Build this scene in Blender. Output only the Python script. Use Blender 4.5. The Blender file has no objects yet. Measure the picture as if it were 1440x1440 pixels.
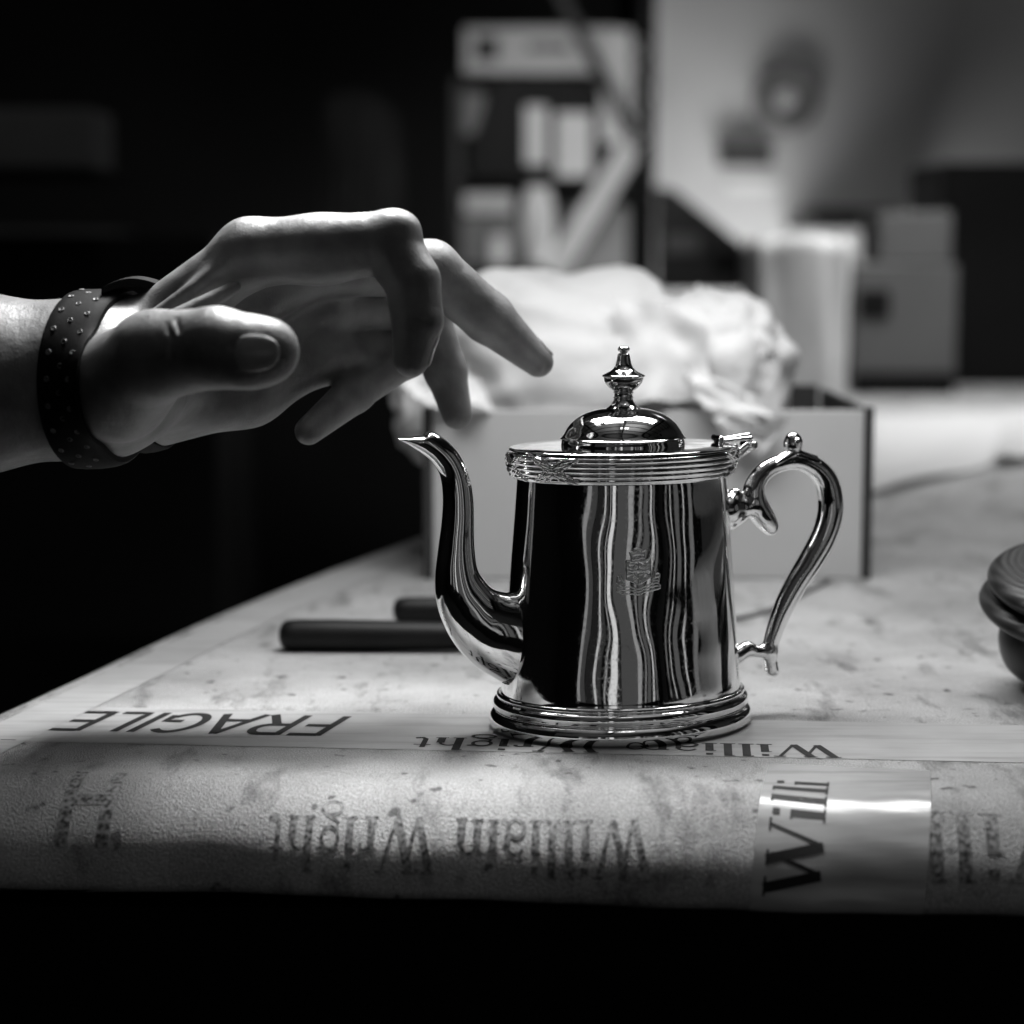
import bpy, math, random
import numpy as np
from mathutils import Vector

random.seed(4); np.random.seed(4)
sc = bpy.context.scene
COL = sc.collection
MM = 0.001                                   # everything below is written in millimetres
PI = math.pi
R_ = math.radians

# ------------------------------------------------------------------ camera
F_PX, PITCH, CAM = 2900.0, R_(7.37), (-35.9, -664.0, 156.0)
cd = bpy.data.cameras.new('camera'); cam = bpy.data.objects.new('camera', cd); COL.objects.link(cam)
cam.location = [c*MM for c in CAM]
cam.rotation_euler = (PI/2-PITCH, 0, 0)
cd.sensor_width = 36; cd.lens = 36*F_PX/1440
cd.clip_start = 0.02; cd.clip_end = 60
cd.dof.use_dof = True; cd.dof.focus_distance = 0.648; cd.dof.aperture_fstop = 7.0; cd.dof.aperture_blades = 9
sc.camera = cam

# ------------------------------------------------------------------ world, exposure
w = bpy.data.worlds.new('World'); sc.world = w; w.use_nodes = True
w.node_tree.nodes['Background'].inputs[0].default_value = (0.5, 0.5, 0.5, 1)
w.node_tree.nodes['Background'].inputs[1].default_value = 0.0
sc.view_settings.view_transform = 'Standard'; sc.view_settings.look = 'None'
sc.view_settings.exposure = 0.0; sc.view_settings.gamma = 1.0
sc.render.engine = 'CYCLES'
sc.cycles.use_denoising = True
sc.cycles.max_bounces = 8; sc.cycles.glossy_bounces = 6; sc.cycles.diffuse_bounces = 3
sc.cycles.sample_clamp_indirect = 6.0
sc.cycles.caustics_reflective = True; sc.cycles.blur_glossy = 0.3

# ------------------------------------------------------------------ lamps of the workshop, plus added lights for hand and roof
def area(name, loc, size, power, target, spread=180):
    l = bpy.data.lights.new(name, 'AREA'); l.shape = 'RECTANGLE'
    l.size, l.size_y = size[0]*MM, size[1]*MM; l.energy = power; l.spread = R_(spread)
    o = bpy.data.objects.new(name, l); COL.objects.link(o)
    o.location = [c*MM for c in loc]
    d = Vector([t-c for t, c in zip(target, loc)])
    o.rotation_euler = d.to_track_quat('-Z', 'Y').to_euler()
    return o
area('bench_lamp_light', (40, 112, 372), (320, 120), 1.5, (42, 85, 0), 150)
area('far_bench_lamp_light', (420, 1150, 640), (600, 400), 4.2, (380, 1130, 0), 120)
area('wall_lamp_light', (300, 2300, -60), (420, 160), 2.3, (210, 2600, 260), 140)
area('hand_fill_light', (-95, 95, 400), (100, 100), 0.42, (-112, -25, 150), 52)  # added to brighten the top of the hand, no known source
area('roof_fill_light', (900, -500, 1250), (900, 900), 26.0, (150, -600, 2500), 170)  # added to brighten the ceiling mirrored in the lid dome
area('shelf_lamp_light', (-120, 1500, 520), (350, 250), 0.42, (40, 2300, 300), 45)

# ------------------------------------------------------------------ survey: a picture point on a known plane -> millimetres
_cp, _sp = math.cos(PITCH), math.sin(PITCH)
def _ray(px, py):
    a = (px-720)/F_PX; b = (720-py)/F_PX
    return a, _cp+b*_sp, -_sp+b*_cp
def atY(px, py, Y):
    r = _ray(px, py); t = (Y-CAM[1])/r[1]
    return np.array((CAM[0]+t*r[0], Y, CAM[2]+t*r[2]))
def atZ(px, py, Z=0.0):
    r = _ray(px, py); t = (Z-CAM[2])/r[2]
    return np.array((CAM[0]+t*r[0], CAM[1]+t*r[1], Z))
TH = R_(18); CT, ST = math.cos(TH), math.sin(TH)
def atP(px, py):                              # on the upright plane through spout and handle -> (u, z)
    r = _ray(px, py)
    t = -(-CAM[0]*ST+CAM[1]*CT)/(-r[0]*ST+r[1]*CT)
    x, y, z = CAM[0]+t*r[0], CAM[1]+t*r[1], CAM[2]+t*r[2]
    return x*CT+y*ST, z
def UP(u, v, z): return (u*CT-v*ST, u*ST+v*CT, z)

# ------------------------------------------------------------------ materials
def mat(name, col=0.5, rough=0.5, metal=0.0, spec=0.5, var=0.0, vscale=20.0, bump=0.0, bscale=400.0, bdist=0.0003, coat=0.0, detail=6.0, sss=0.0, extra=None):
    m = bpy.data.materials.new(name); m.use_nodes = True
    nt = m.node_tree; b = nt.nodes['Principled BSDF']; L = nt.links.new
    c = col if isinstance(col, tuple) else (col, col, col)
    b.inputs['Base Color'].default_value = (*c, 1); b.inputs['Roughness'].default_value = rough
    b.inputs['Metallic'].default_value = metal; b.inputs['Specular IOR Level'].default_value = spec
    b.inputs['Coat Weight'].default_value = coat; b.inputs['Coat Roughness'].default_value = 0.12
    if sss: b.inputs['Subsurface Weight'].default_value = sss; b.inputs['Subsurface Radius'].default_value = (1, 1, 1); b.inputs['Subsurface Scale'].default_value = 0.003
    tc = nt.nodes.new('ShaderNodeTexCoord')
    if var:
        n = nt.nodes.new('ShaderNodeTexNoise'); n.inputs['Scale'].default_value = vscale; n.inputs['Detail'].default_value = detail
        r = nt.nodes.new('ShaderNodeMapRange'); r.inputs['From Min'].default_value = 0.3; r.inputs['From Max'].default_value = 0.7
        r.inputs['To Min'].default_value = 1-var; r.inputs['To Max'].default_value = 1+var
        v = nt.nodes.new('ShaderNodeVectorMath'); v.operation = 'SCALE'; v.inputs[0].default_value = c
        L(tc.outputs['Object'], n.inputs['Vector']); L(n.outputs['Fac'], r.inputs['Value']); L(r.outputs[0], v.inputs['Scale']); L(v.outputs[0], b.inputs['Base Color'])
    if bump:
        n = nt.nodes.new('ShaderNodeTexNoise'); n.inputs['Scale'].default_value = bscale; n.inputs['Detail'].default_value = 5
        bp = nt.nodes.new('ShaderNodeBump'); bp.inputs['Strength'].default_value = bump; bp.inputs['Distance'].default_value = bdist
        L(tc.outputs['Object'], n.inputs['Vector']); L(n.outputs['Fac'], bp.inputs['Height']); L(bp.outputs[0], b.inputs['Normal'])
    if extra: extra(nt, b, tc, L)
    return m

def emis(name, strength):
    m = bpy.data.materials.new(name); m.use_nodes = True; nt = m.node_tree; nt.nodes.clear()
    e = nt.nodes.new('ShaderNodeEmission'); o = nt.nodes.new('ShaderNodeOutputMaterial')
    e.inputs[0].default_value = (1, 1, 1, 1); e.inputs[1].default_value = strength; nt.links.new(e.outputs[0], o.inputs[0])
    return m

def silver_extra(stretch, dist, sc1):
    def f(nt, b, tc, L):
        mp = nt.nodes.new('ShaderNodeMapping'); mp.inputs['Scale'].default_value = stretch
        n = nt.nodes.new('ShaderNodeTexNoise'); n.inputs['Scale'].default_value = sc1; n.inputs['Detail'].default_value = 0.4
        bp = nt.nodes.new('ShaderNodeBump'); bp.inputs['Strength'].default_value = 1.0; bp.inputs['Distance'].default_value = dist
        # hairline scratches and specks in the polish
        s = nt.nodes.new('ShaderNodeTexNoise'); s.inputs['Scale'].default_value = 900; s.inputs['Detail'].default_value = 3
        rr = nt.nodes.new('ShaderNodeMapRange'); rr.inputs['From Min'].default_value = 0.45; rr.inputs['From Max'].default_value = 0.85
        rr.inputs['To Min'].default_value = 0.035; rr.inputs['To Max'].default_value = 0.16
        L(tc.outputs['Object'], mp.inputs['Vector']); L(mp.outputs[0], n.inputs['Vector']); L(n.outputs['Fac'], bp.inputs['Height'])
        L(tc.outputs['Object'], s.inputs['Vector']); L(s.outputs['Fac'], rr.inputs['Value']); L(rr.outputs[0], b.inputs['Roughness'])
        L(bp.outputs[0], b.inputs['Normal'])
    return f
M_SILVER = mat('polished_silver', 0.9, 0.04, 1.0, extra=silver_extra((1, 1, 0.9), 0.0017, 44))
M_CREST = mat('embossed_silver', 0.97, 0.3, 1.0)
M_SILVER_S = mat('polished_silver_fittings', 0.9, 0.05, 1.0, extra=silver_extra((1, 1, 1), 0.00008, 160))

def skin_extra(nt, b, tc, L):
    v = nt.nodes.new('ShaderNodeTexVoronoi'); v.feature = 'DISTANCE_TO_EDGE'; v.inputs['Scale'].default_value = 1000
    n = nt.nodes.new('ShaderNodeTexNoise'); n.inputs['Scale'].default_value = 190; n.inputs['Detail'].default_value = 6
    wv = nt.nodes.new('ShaderNodeTexNoise'); wv.inputs['Scale'].default_value = 60; wv.inputs['Detail'].default_value = 4
    mp = nt.nodes.new('ShaderNodeMapping'); mp.inputs['Scale'].default_value = (4.0, 1.0, 1.0); mp.inputs['Rotation'].default_value = (0, 0.5, 0)
    a = nt.nodes.new('ShaderNodeMath'); a.operation = 'MULTIPLY_ADD'; a.inputs[1].default_value = 0.2
    a2 = nt.nodes.new('ShaderNodeMath'); a2.operation = 'MULTIPLY_ADD'; a2.inputs[1].default_value = 0.8
    bp = nt.nodes.new('ShaderNodeBump'); bp.inputs['Strength'].default_value = 0.42; bp.inputs['Distance'].default_value = 0.001
    L(tc.outputs['Object'], v.inputs['Vector']); L(tc.outputs['Object'], n.inputs['Vector'])
    L(tc.outputs['Object'], mp.inputs['Vector']); L(mp.outputs[0], wv.inputs['Vector'])
    L(v.outputs['Distance'], a.inputs[0]); L(n.outputs['Fac'], a.inputs[2])
    L(wv.outputs['Fac'], a2.inputs[0]); L(a.outputs[0], a2.inputs[2])
    L(a2.outputs[0], bp.inputs['Height']); L(bp.outputs[0], b.inputs['Normal'])
M_SKIN = mat('skin', 0.135, 0.45, spec=0.4, var=0.3, vscale=90, sss=0.1, extra=skin_extra)
M_NAIL = mat('fingernail', 0.26, 0.25, spec=0.6, var=0.06, vscale=300)

def paper_extra(nt, b, tc, L):
    """worn grainy wrapping: fibre grain, smears, scuffs"""
    col = b.inputs['Base Color'].default_value[0]
    v = nt.nodes.new('ShaderNodeTexNoise'); v.inputs['Scale'].default_value = 1800; v.inputs['Detail'].default_value = 3
    n1 = nt.nodes.new('ShaderNodeTexNoise'); n1.inputs['Scale'].default_value = 16; n1.inputs['Detail'].default_value = 8; n1.inputs['Roughness'].default_value = 0.65
    mp = nt.nodes.new('ShaderNodeMapping'); mp.inputs['Scale'].default_value = (1.5, 0.45, 1); mp.inputs['Rotation'].default_value = (0, 0, R_(-24))
    n2 = nt.nodes.new('ShaderNodeTexNoise'); n2.inputs['Scale'].default_value = 34; n2.inputs['Detail'].default_value = 9; n2.inputs['Roughness'].default_value = 0.7
    n3 = nt.nodes.new('ShaderNodeTexNoise'); n3.inputs['Scale'].default_value = 130; n3.inputs['Detail'].default_value = 2
    r1 = nt.nodes.new('ShaderNodeMapRange'); r1.inputs['From Min'].default_value = 0.3; r1.inputs['From Max'].default_value = 0.62; r1.inputs['To Min'].default_value = 0.62; r1.inputs['To Max'].default_value = 1.12
    r2 = nt.nodes.new('ShaderNodeMapRange'); r2.inputs['From Min'].default_value = 0.36; r2.inputs['From Max'].default_value = 0.47; r2.inputs['To Min'].default_value = 0.45; r2.inputs['To Max'].default_value = 1.0
    r3 = nt.nodes.new('ShaderNodeMapRange'); r3.inputs['From Min'].default_value = 0.29; r3.inputs['From Max'].default_value = 0.34; r3.inputs['To Min'].default_value = 0.3; r3.inputs['To Max'].default_value = 1.0
    for n in (v, n1, n3): L(tc.outputs['Object'], n.inputs['Vector'])
    L(tc.outputs['Object'], mp.inputs['Vector']); L(mp.outputs[0], n2.inputs['Vector'])
    L(n1.outputs['Fac'], r1.inputs['Value']); L(n2.outputs['Fac'], r2.inputs['Value']); L(n3.outputs['Fac'], r3.inputs['Value'])
    m1 = nt.nodes.new('ShaderNodeMath'); m1.operation = 'MULTIPLY'; m2 = nt.nodes.new('ShaderNodeMath'); m2.operation = 'MULTIPLY'
    L(r1.outputs[0], m1.inputs[0]); L(r2.outputs[0], m1.inputs[1]); L(m1.outputs[0], m2.inputs[0]); L(r3.outputs[0], m2.inputs[1])
    rg = nt.nodes.new('ShaderNodeMapRange'); rg.inputs['From Min'].default_value = 0.32; rg.inputs['From Max'].default_value = 0.68; rg.inputs['To Min'].default_value = 0.6; rg.inputs['To Max'].default_value = 1.3
    L(v.outputs['Fac'], rg.inputs['Value'])
    m3 = nt.nodes.new('ShaderNodeMath'); m3.operation = 'MULTIPLY'; L(m2.outputs[0], m3.inputs[0]); L(rg.outputs[0], m3.inputs[1])
    vs = nt.nodes.new('ShaderNodeVectorMath'); vs.operation = 'SCALE'; vs.inputs[0].default_value = (col, col, col)
    L(m3.outputs[0], vs.inputs['Scale']); L(vs.outputs[0], b.inputs['Base Color'])
    bp = nt.nodes.new('ShaderNodeBump'); bp.inputs['Strength'].default_value = 1.0; bp.inputs['Distance'].default_value = 0.0011
    L(v.outputs['Fac'], bp.inputs['Height']); L(bp.outputs[0], b.inputs['Normal'])
M_PAPER = mat('worn_table_wrapping', 0.53, 0.36, spec=0.5, extra=paper_extra)

def tape_extra(nt, b, tc, L):
    col = b.inputs['Base Color'].default_value[0]
    mp = nt.nodes.new('ShaderNodeMapping'); mp.inputs['Scale'].default_value = (0.12, 1.5, 1.5); mp.inputs['Rotation'].default_value = (0, 0, R_(5))
    n = nt.nodes.new('ShaderNodeTexNoise'); n.inputs['Scale'].default_value = 150; n.inputs['Detail'].default_value = 7
    n2 = nt.nodes.new('ShaderNodeTexNoise'); n2.inputs['Scale'].default_value = 28; n2.inputs['Detail'].default_value = 5
    r = nt.nodes.new('ShaderNodeMapRange'); r.inputs['From Min'].default_value = 0.28; r.inputs['From Max'].default_value = 0.5; r.inputs['To Min'].default_value = 0.72; r.inputs['To Max'].default_value = 1.02
    r2 = nt.nodes.new('ShaderNodeMapRange'); r2.inputs['From Min'].default_value = 0.3; r2.inputs['From Max'].default_value = 0.7; r2.inputs['To Min'].default_value = 0.85; r2.inputs['To Max'].default_value = 1.1
    L(tc.outputs['Object'], mp.inputs['Vector']); L(mp.outputs[0], n.inputs['Vector']); L(tc.outputs['Object'], n2.inputs['Vector'])
    L(n.outputs['Fac'], r.inputs['Value']); L(n2.outputs['Fac'], r2.inputs['Value'])
    m = nt.nodes.new('ShaderNodeMath'); m.operation = 'MULTIPLY'; L(r.outputs[0], m.inputs[0]); L(r2.outputs[0], m.inputs[1])
    vs = nt.nodes.new('ShaderNodeVectorMath'); vs.operation = 'SCALE'; vs.inputs[0].default_value = (col, col, col)
    L(m.outputs[0], vs.inputs['Scale']); L(vs.outputs[0], b.inputs['Base Color'])
    bp = nt.nodes.new('ShaderNodeBump'); bp.inputs['Strength'].default_value = 0.3; bp.inputs['Distance'].default_value = 0.0005
    L(n.outputs['Fac'], bp.inputs['Height']); L(bp.outputs[0], b.inputs['Normal'])
M_TAPE = mat('packing_tape', 0.45, 0.3, spec=0.5, extra=tape_extra)
M_TAPE2 = mat('glossy_packing_tape', 0.42, 0.2, spec=0.6, extra=tape_extra)

def ink(name, col, paper, lo, hi, scale):
    """black print, partly rubbed away so that the paper shows through"""
    def f(nt, b, tc, L):
        n = nt.nodes.new('ShaderNodeTexNoise'); n.inputs['Scale'].default_value = scale; n.inputs['Detail'].default_value = 5
        r = nt.nodes.new('ShaderNodeMapRange'); r.inputs['From Min'].default_value = lo; r.inputs['From Max'].default_value = hi
        r.inputs['To Min'].default_value = col; r.inputs['To Max'].default_value = paper
        L(tc.outputs['Object'], n.inputs['Vector']); L(n.outputs['Fac'], r.inputs['Value']); L(r.outputs[0], b.inputs['Base Color'])
    return mat(name, col, 0.6, spec=0.25, extra=f)
M_INK = ink('black_print', 0.012, 0.3, 0.66, 0.9, 400)
M_INK2 = ink('rubbed_black_print', 0.05, 0.36, 0.36, 0.62, 800)

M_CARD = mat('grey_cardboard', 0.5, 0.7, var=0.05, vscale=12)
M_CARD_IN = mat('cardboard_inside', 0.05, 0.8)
M_EDGE = mat('dark_box_edge', 0.03, 0.6)
M_TISSUE = mat('white_tissue', 0.76, 0.8, spec=0.2, var=0.03, vscale=20, bump=0.5, bscale=90, bdist=0.002)
M_BLACK = mat('black_handle_lacquer', 0.006, 0.5, spec=0.25, var=0.3, vscale=60)
M_STEEL = mat('dull_steel', 0.35, 0.35, 1.0)
def wood_extra(nt, b, tc, L):
    wv = nt.nodes.new('ShaderNodeTexWave'); wv.wave_type = 'RINGS'; wv.rings_direction = 'Z'; wv.inputs['Scale'].default_value = 110; wv.inputs['Distortion'].default_value = 1.5; wv.inputs['Detail'].default_value = 3
    mp = nt.nodes.new('ShaderNodeMapping'); mp.inputs['Location'].default_value = (0.006, 0.004, 0)
    r = nt.nodes.new('ShaderNodeMapRange'); r.inputs['To Min'].default_value = 0.010; r.inputs['To Max'].default_value = 0.028
    bp = nt.nodes.new('ShaderNodeBump'); bp.inputs['Strength'].default_value = 0.35; bp.inputs['Distance'].default_value = 0.0005
    L(tc.outputs['Object'], mp.inputs['Vector']); L(mp.outputs[0], wv.inputs['Vector']); L(wv.outputs['Fac'], r.inputs['Value']); L(r.outputs[0], b.inputs['Base Color'])
    L(wv.outputs['Fac'], bp.inputs['Height']); L(bp.outputs[0], b.inputs['Normal'])
M_DWOOD = mat('dark_turned_wood', 0.03, 0.42, spec=0.3, extra=wood_extra)
M_STRAP = mat('black_rubber_strap', 0.003, 0.7, spec=0.08, bump=0.2, bscale=600)
M_HOLE = mat('strap_hole_rim', 0.07, 0.4)
M_DARK = mat('black_painted_metal', 0.008, 0.6, spec=0.1, var=0.3, vscale=6)
M_DARK2 = mat('dark_grey_paint', 0.03, 0.6, spec=0.2, var=0.3, vscale=8)
M_MID = mat('mid_grey_paint', 0.11, 0.6, var=0.25, vscale=9)
M_PALE = mat('pale_card', 0.48, 0.7, var=0.12, vscale=7)
M_PALE2 = mat('pale_plastic', 0.6, 0.5, var=0.1, vscale=10)
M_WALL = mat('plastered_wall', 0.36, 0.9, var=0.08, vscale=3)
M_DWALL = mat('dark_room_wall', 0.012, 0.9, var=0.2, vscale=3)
M_FLOOR = mat('concrete_floor', 0.03, 0.8, var=0.3, vscale=3)
M_CEIL = mat('ceiling_boards', 0.28, 0.9, var=0.1, vscale=3)
M_SHEET = mat('white_paper_sheet', 0.45, 0.7, var=0.05, vscale=8)

# ------------------------------------------------------------------ mesh helpers
def tag(o, label=None, cat=None, group=None, kind=None):
    for k, v in (('label', label), ('category', cat), ('group', group), ('kind', kind)):
        if v: o[k] = v
    return o
def empty(name, loc, **kw):
    o = bpy.data.objects.new(name, None); COL.objects.link(o); o.location = [c*MM for c in loc]; o.empty_display_size = 0.01
    return tag(o, **kw)
def wloc(o):
    v = Vector((0, 0, 0))
    while o is not None: v += o.location; o = o.parent
    return v
def mk(name, verts, faces, m, parent=None, smooth=True, loc=None, normals=None, sharp=None):
    """world-millimetre vertices -> an object; its origin is `loc` (or the parent's place)"""
    V = np.asarray(verts, float)*MM
    base = np.array(wloc(parent)) if parent else np.zeros(3)
    off = np.array(loc)*MM if loc is not None else base
    me = bpy.data.meshes.new(name); me.from_pydata((V-off).tolist(), [], [tuple(int(i) for i in f) for f in faces]); me.materials.append(m)
    if smooth: me.polygons.foreach_set('use_smooth', [True]*len(me.polygons))
    me.update()
    if normals is not None: me.normals_split_custom_set_from_vertices(np.asarray(normals).tolist())
    elif smooth and sharp: me.set_sharp_from_angle(angle=R_(sharp))
    o = bpy.data.objects.new(name, me); COL.objects.link(o)
    if parent: o.parent = parent; o.location = (off-base).tolist()
    else: o.location = off.tolist()
    return o
def join(parts):
    V, Fc = [], []
    for v, f in parts:
        k = len(V); V += [tuple(p) for p in v]; Fc += [tuple(i+k for i in q) for q in f]
    return V, Fc
def loft(rings, closed=True, cap0=False, cap1=False):
    n = len(rings[0]); V = [tuple(p) for r in rings for p in r]; Fc = []
    for i in range(len(rings)-1):
        for j in range(n if closed else n-1):
            k = (j+1) % n
            Fc.append((i*n+j, i*n+k, (i+1)*n+k, (i+1)*n+j))
    if cap0: Fc.append(tuple(range(n))[::-1])
    if cap1: Fc.append(tuple((len(rings)-1)*n+j for j in range(n)))
    return V, Fc
def lathe(prof, c=(0, 0, 0), n=96):
    return loft([[(c[0]+r*math.cos(2*PI*j/n), c[1]+r*math.sin(2*PI*j/n), c[2]+z) for j in range(n)] for r, z in prof])
def box(x0, x1, y0, y1, z0, z1, rz=0.0, b=0.0):
    """box with chamfered vertical edges and a chamfered top"""
    b = b or min(x1-x0, y1-y0, z1-z0)*0.06
    def ring(i, z): return [(x0+i, y0, z), (x1-i, y0, z), (x1, y0+i, z), (x1, y1-i, z), (x1-i, y1, z), (x0+i, y1, z), (x0, y1-i, z), (x0, y0+i, z)]
    def shr(r, d):
        cx, cy = (x0+x1)/2, (y0+y1)/2
        return [(cx+(x-cx)*(1-d/max(1e-6, (x1-x0)/2)), cy+(y-cy)*(1-d/max(1e-6, (y1-y0)/2)), z) for x, y, z in r]
    V, Fc = loft([shr(ring(b, z0), b), ring(b, z0+b), ring(b, z1-b), shr(ring(b, z1), b)], cap0=True, cap1=True)
    if rz:
        cx, cy = (x0+x1)/2, (y0+y1)/2; c, s = math.cos(rz), math.sin(rz)
        V = [(cx+(x-cx)*c-(y-cy)*s, cy+(x-cx)*s+(y-cy)*c, z) for x, y, z in V]
    return V, Fc
def tube(pts, rad, n=16, flat=1.0):
    pts = [Vector(p) for p in pts]; rings = []
    N = len(pts); rad = rad if isinstance(rad, (list, tuple)) else [rad]*N
    up = Vector((0, 1, 0.01)).normalized()
    for i, p in enumerate(pts):
        t = (pts[min(i+1, N-1)]-pts[max(i-1, 0)]).normalized()
        a = t.cross(up).normalized() if abs(t.dot(up)) < 0.99 else t.cross(Vector((1, 0, 0))).normalized()
        b = a.cross(t).normalized()
        rings.append([tuple(p+a*rad[i]*math.cos(2*PI*j/n)+b*rad[i]*flat*math.sin(2*PI*j/n)) for j in range(n)])
    return loft(rings, cap0=True, cap1=True)
def smooth_path(P, n):
    """Catmull-Rom through rows of P (any number of columns)"""
    P = np.asarray(P, float); Q = np.vstack([2*P[0]-P[1], P, 2*P[-1]-P[-2]]); out = []
    for i in range(1, len(Q)-2):
        for k in range(n):
            t = k/n; a, b, c, d = Q[i-1:i+3]
            out.append(0.5*((2*b)+(-a+c)*t+(2*a-5*b+4*c-d)*t*t+(-a+3*b-3*c+d)*t**3))
    out.append(P[-1]); return np.array(out)

# ------------------------------------------------------------------ signed-distance modelling (hand and silver castings)
def rcone(P, a, b, r1, r2):
    a = np.asarray(a, float); b = np.asarray(b, float); ba = b-a; l2 = ba@ba; rr = r1-r2; a2 = l2-rr*rr; il2 = 1.0/l2
    pa = P-a; y = pa@ba; z = y-l2; xv = pa*l2-y[:, None]*ba; x2 = (xv*xv).sum(1); y2 = y*y*l2; z2 = z*z*l2
    k = np.sign(rr)*rr*rr*x2
    d = (np.sqrt(np.maximum(x2*a2*il2, 0))+y*rr)*il2-r1
    c1 = np.sign(z)*a2*z2 > k; c2 = np.sign(y)*a2*y2 < k
    d = np.where(c2, np.sqrt(x2+y2)*il2-r1, d); d = np.where(c1, np.sqrt(x2+z2)*il2-r2, d)
    return d
def ellip(P, c, r):
    q = P-np.asarray(c, float); r = np.asarray(r, float); k0 = np.linalg.norm(q/r, axis=1); k1 = np.linalg.norm(q/(r*r), axis=1)
    return k0*(k0-1.0)/np.maximum(k1, 1e-9)
def smin(a, b, k):
    if k <= 0: return np.minimum(a, b)
    h = np.maximum(k-np.abs(a-b), 0)/k
    return np.minimum(a, b)-h*h*k*0.25
def smax(a, b, k): return -smin(-a, -b, k)
def sdf_mesh(f, lo, hi, h):
    lo = np.asarray(lo, float); hi = np.asarray(hi, float)
    n = np.ceil((hi-lo)/h).astype(int)+1
    xs = [lo[i]+h*np.arange(n[i]) for i in range(3)]
    q = 4; nc = (n+q-1)//q                     # coarse pass, then only the cells near the surface
    g = np.stack(np.meshgrid(*[lo[i]+h*(q*np.arange(nc[i])+(q-1)/2) for i in range(3)], indexing='ij'), -1).reshape(-1, 3)
    dc = np.concatenate([f(c) for c in np.array_split(g, max(1, len(g)//200000))]).reshape(nc)
    D = dc.repeat(q, 0).repeat(q, 1).repeat(q, 2)[:n[0], :n[1], :n[2]].copy()
    near = np.argwhere(np.abs(D) < h*q*1.35)
    P = lo+h*near
    D[near[:, 0], near[:, 1], near[:, 2]] = np.concatenate([f(c) for c in np.array_split(P, max(1, len(P)//200000))])
    S = D < 0
    corners = [(i, j, k) for i in (0, 1) for j in (0, 1) for k in (0, 1)]
    m = [n[i]-1 for i in range(3)]
    cnt = sum(S[c[0]:c[0]+m[0], c[1]:c[1]+m[1], c[2]:c[2]+m[2]].astype(int) for c in corners)
    act = (cnt > 0) & (cnt < 8)
    idx = -np.ones(m, int); cells = np.argwhere(act); idx[act] = np.arange(len(cells))
    acc = np.zeros((len(cells), 3)); num = np.zeros(len(cells))
    for a in corners:
        for ax in range(3):
            if a[ax]: continue
            b = list(a); b[ax] = 1
            da = D[cells[:, 0]+a[0], cells[:, 1]+a[1], cells[:, 2]+a[2]]; db = D[cells[:, 0]+b[0], cells[:, 1]+b[1], cells[:, 2]+b[2]]
            cr = (da < 0) != (db < 0); t = np.where(cr, da/np.where(cr, da-db, 1), 0)
            p = np.tile(np.array(a, float), (len(cells), 1)); p[:, ax] += t
            acc += p*cr[:, None]; num += cr
    V = lo+h*(cells+acc/num[:, None])
    Fc = []
    for ax in range(3):
        u, v = (ax+1) % 3, (ax+2) % 3
        sl0 = [slice(1, m[i]) for i in range(3)]; sl0[ax] = slice(0, m[ax])
        a = S[tuple(sl0)]; sl1 = list(sl0); sl1[ax] = slice(1, m[ax]+1); b = S[tuple(sl1)]
        E = np.argwhere(a != b); o = np.ones(3, int); o[ax] = 0; E = E+o
        ins = S[E[:, 0], E[:, 1], E[:, 2]]
        def g(du, dv):
            q = E.copy(); q[:, u] += du; q[:, v] += dv; return idx[q[:, 0], q[:, 1], q[:, 2]]
        q = np.stack([g(-1, -1), g(0, -1), g(0, 0), g(-1, 0)], 1)
        q[~ins] = q[~ins][:, ::-1]
        Fc.append(q)
    Fc = np.vstack(Fc)
    def grad(V, e):
        return np.stack([(f(V+np.eye(3)[i]*e)-f(V-np.eye(3)[i]*e))/(2*e) for i in range(3)], 1)
    for _ in range(2):
        G = grad(V, h*0.15); V = V-G*(f(V)/np.maximum((G*G).sum(1), 0.2))[:, None]
    N = grad(V, h*0.3); N /= np.maximum(np.linalg.norm(N, axis=1), 1e-9)[:, None]
    return V, Fc, N

# ================================================================== ROOM
TZ = -860.0
V, Fc = [(-3000, -3500, TZ), (3500, -3500, TZ), (3500, 4500, TZ), (-3000, 4500, TZ)], [(0, 1, 2, 3)]
tag(mk('floor', V, Fc, M_FLOOR, smooth=False), kind='structure')
def slab(name, x0, x1, y0, y1, z0, z1, m): return tag(mk(name, *box(x0, x1, y0, y1, z0, z1, b=2), m, smooth=False, loc=((x0+x1)/2, (y0+y1)/2, z0)), kind='structure')
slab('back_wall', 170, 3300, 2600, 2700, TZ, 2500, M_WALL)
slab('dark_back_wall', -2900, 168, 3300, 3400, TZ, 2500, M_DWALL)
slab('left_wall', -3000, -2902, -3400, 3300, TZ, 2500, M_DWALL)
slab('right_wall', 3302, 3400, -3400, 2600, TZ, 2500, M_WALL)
slab('front_wall', -2900, 3300, -3500, -3402, TZ, 2500, M_WALL)
slab('ceiling', -3000, 3400, -3500, 3400, 2502, 2560, M_CEIL)

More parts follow.
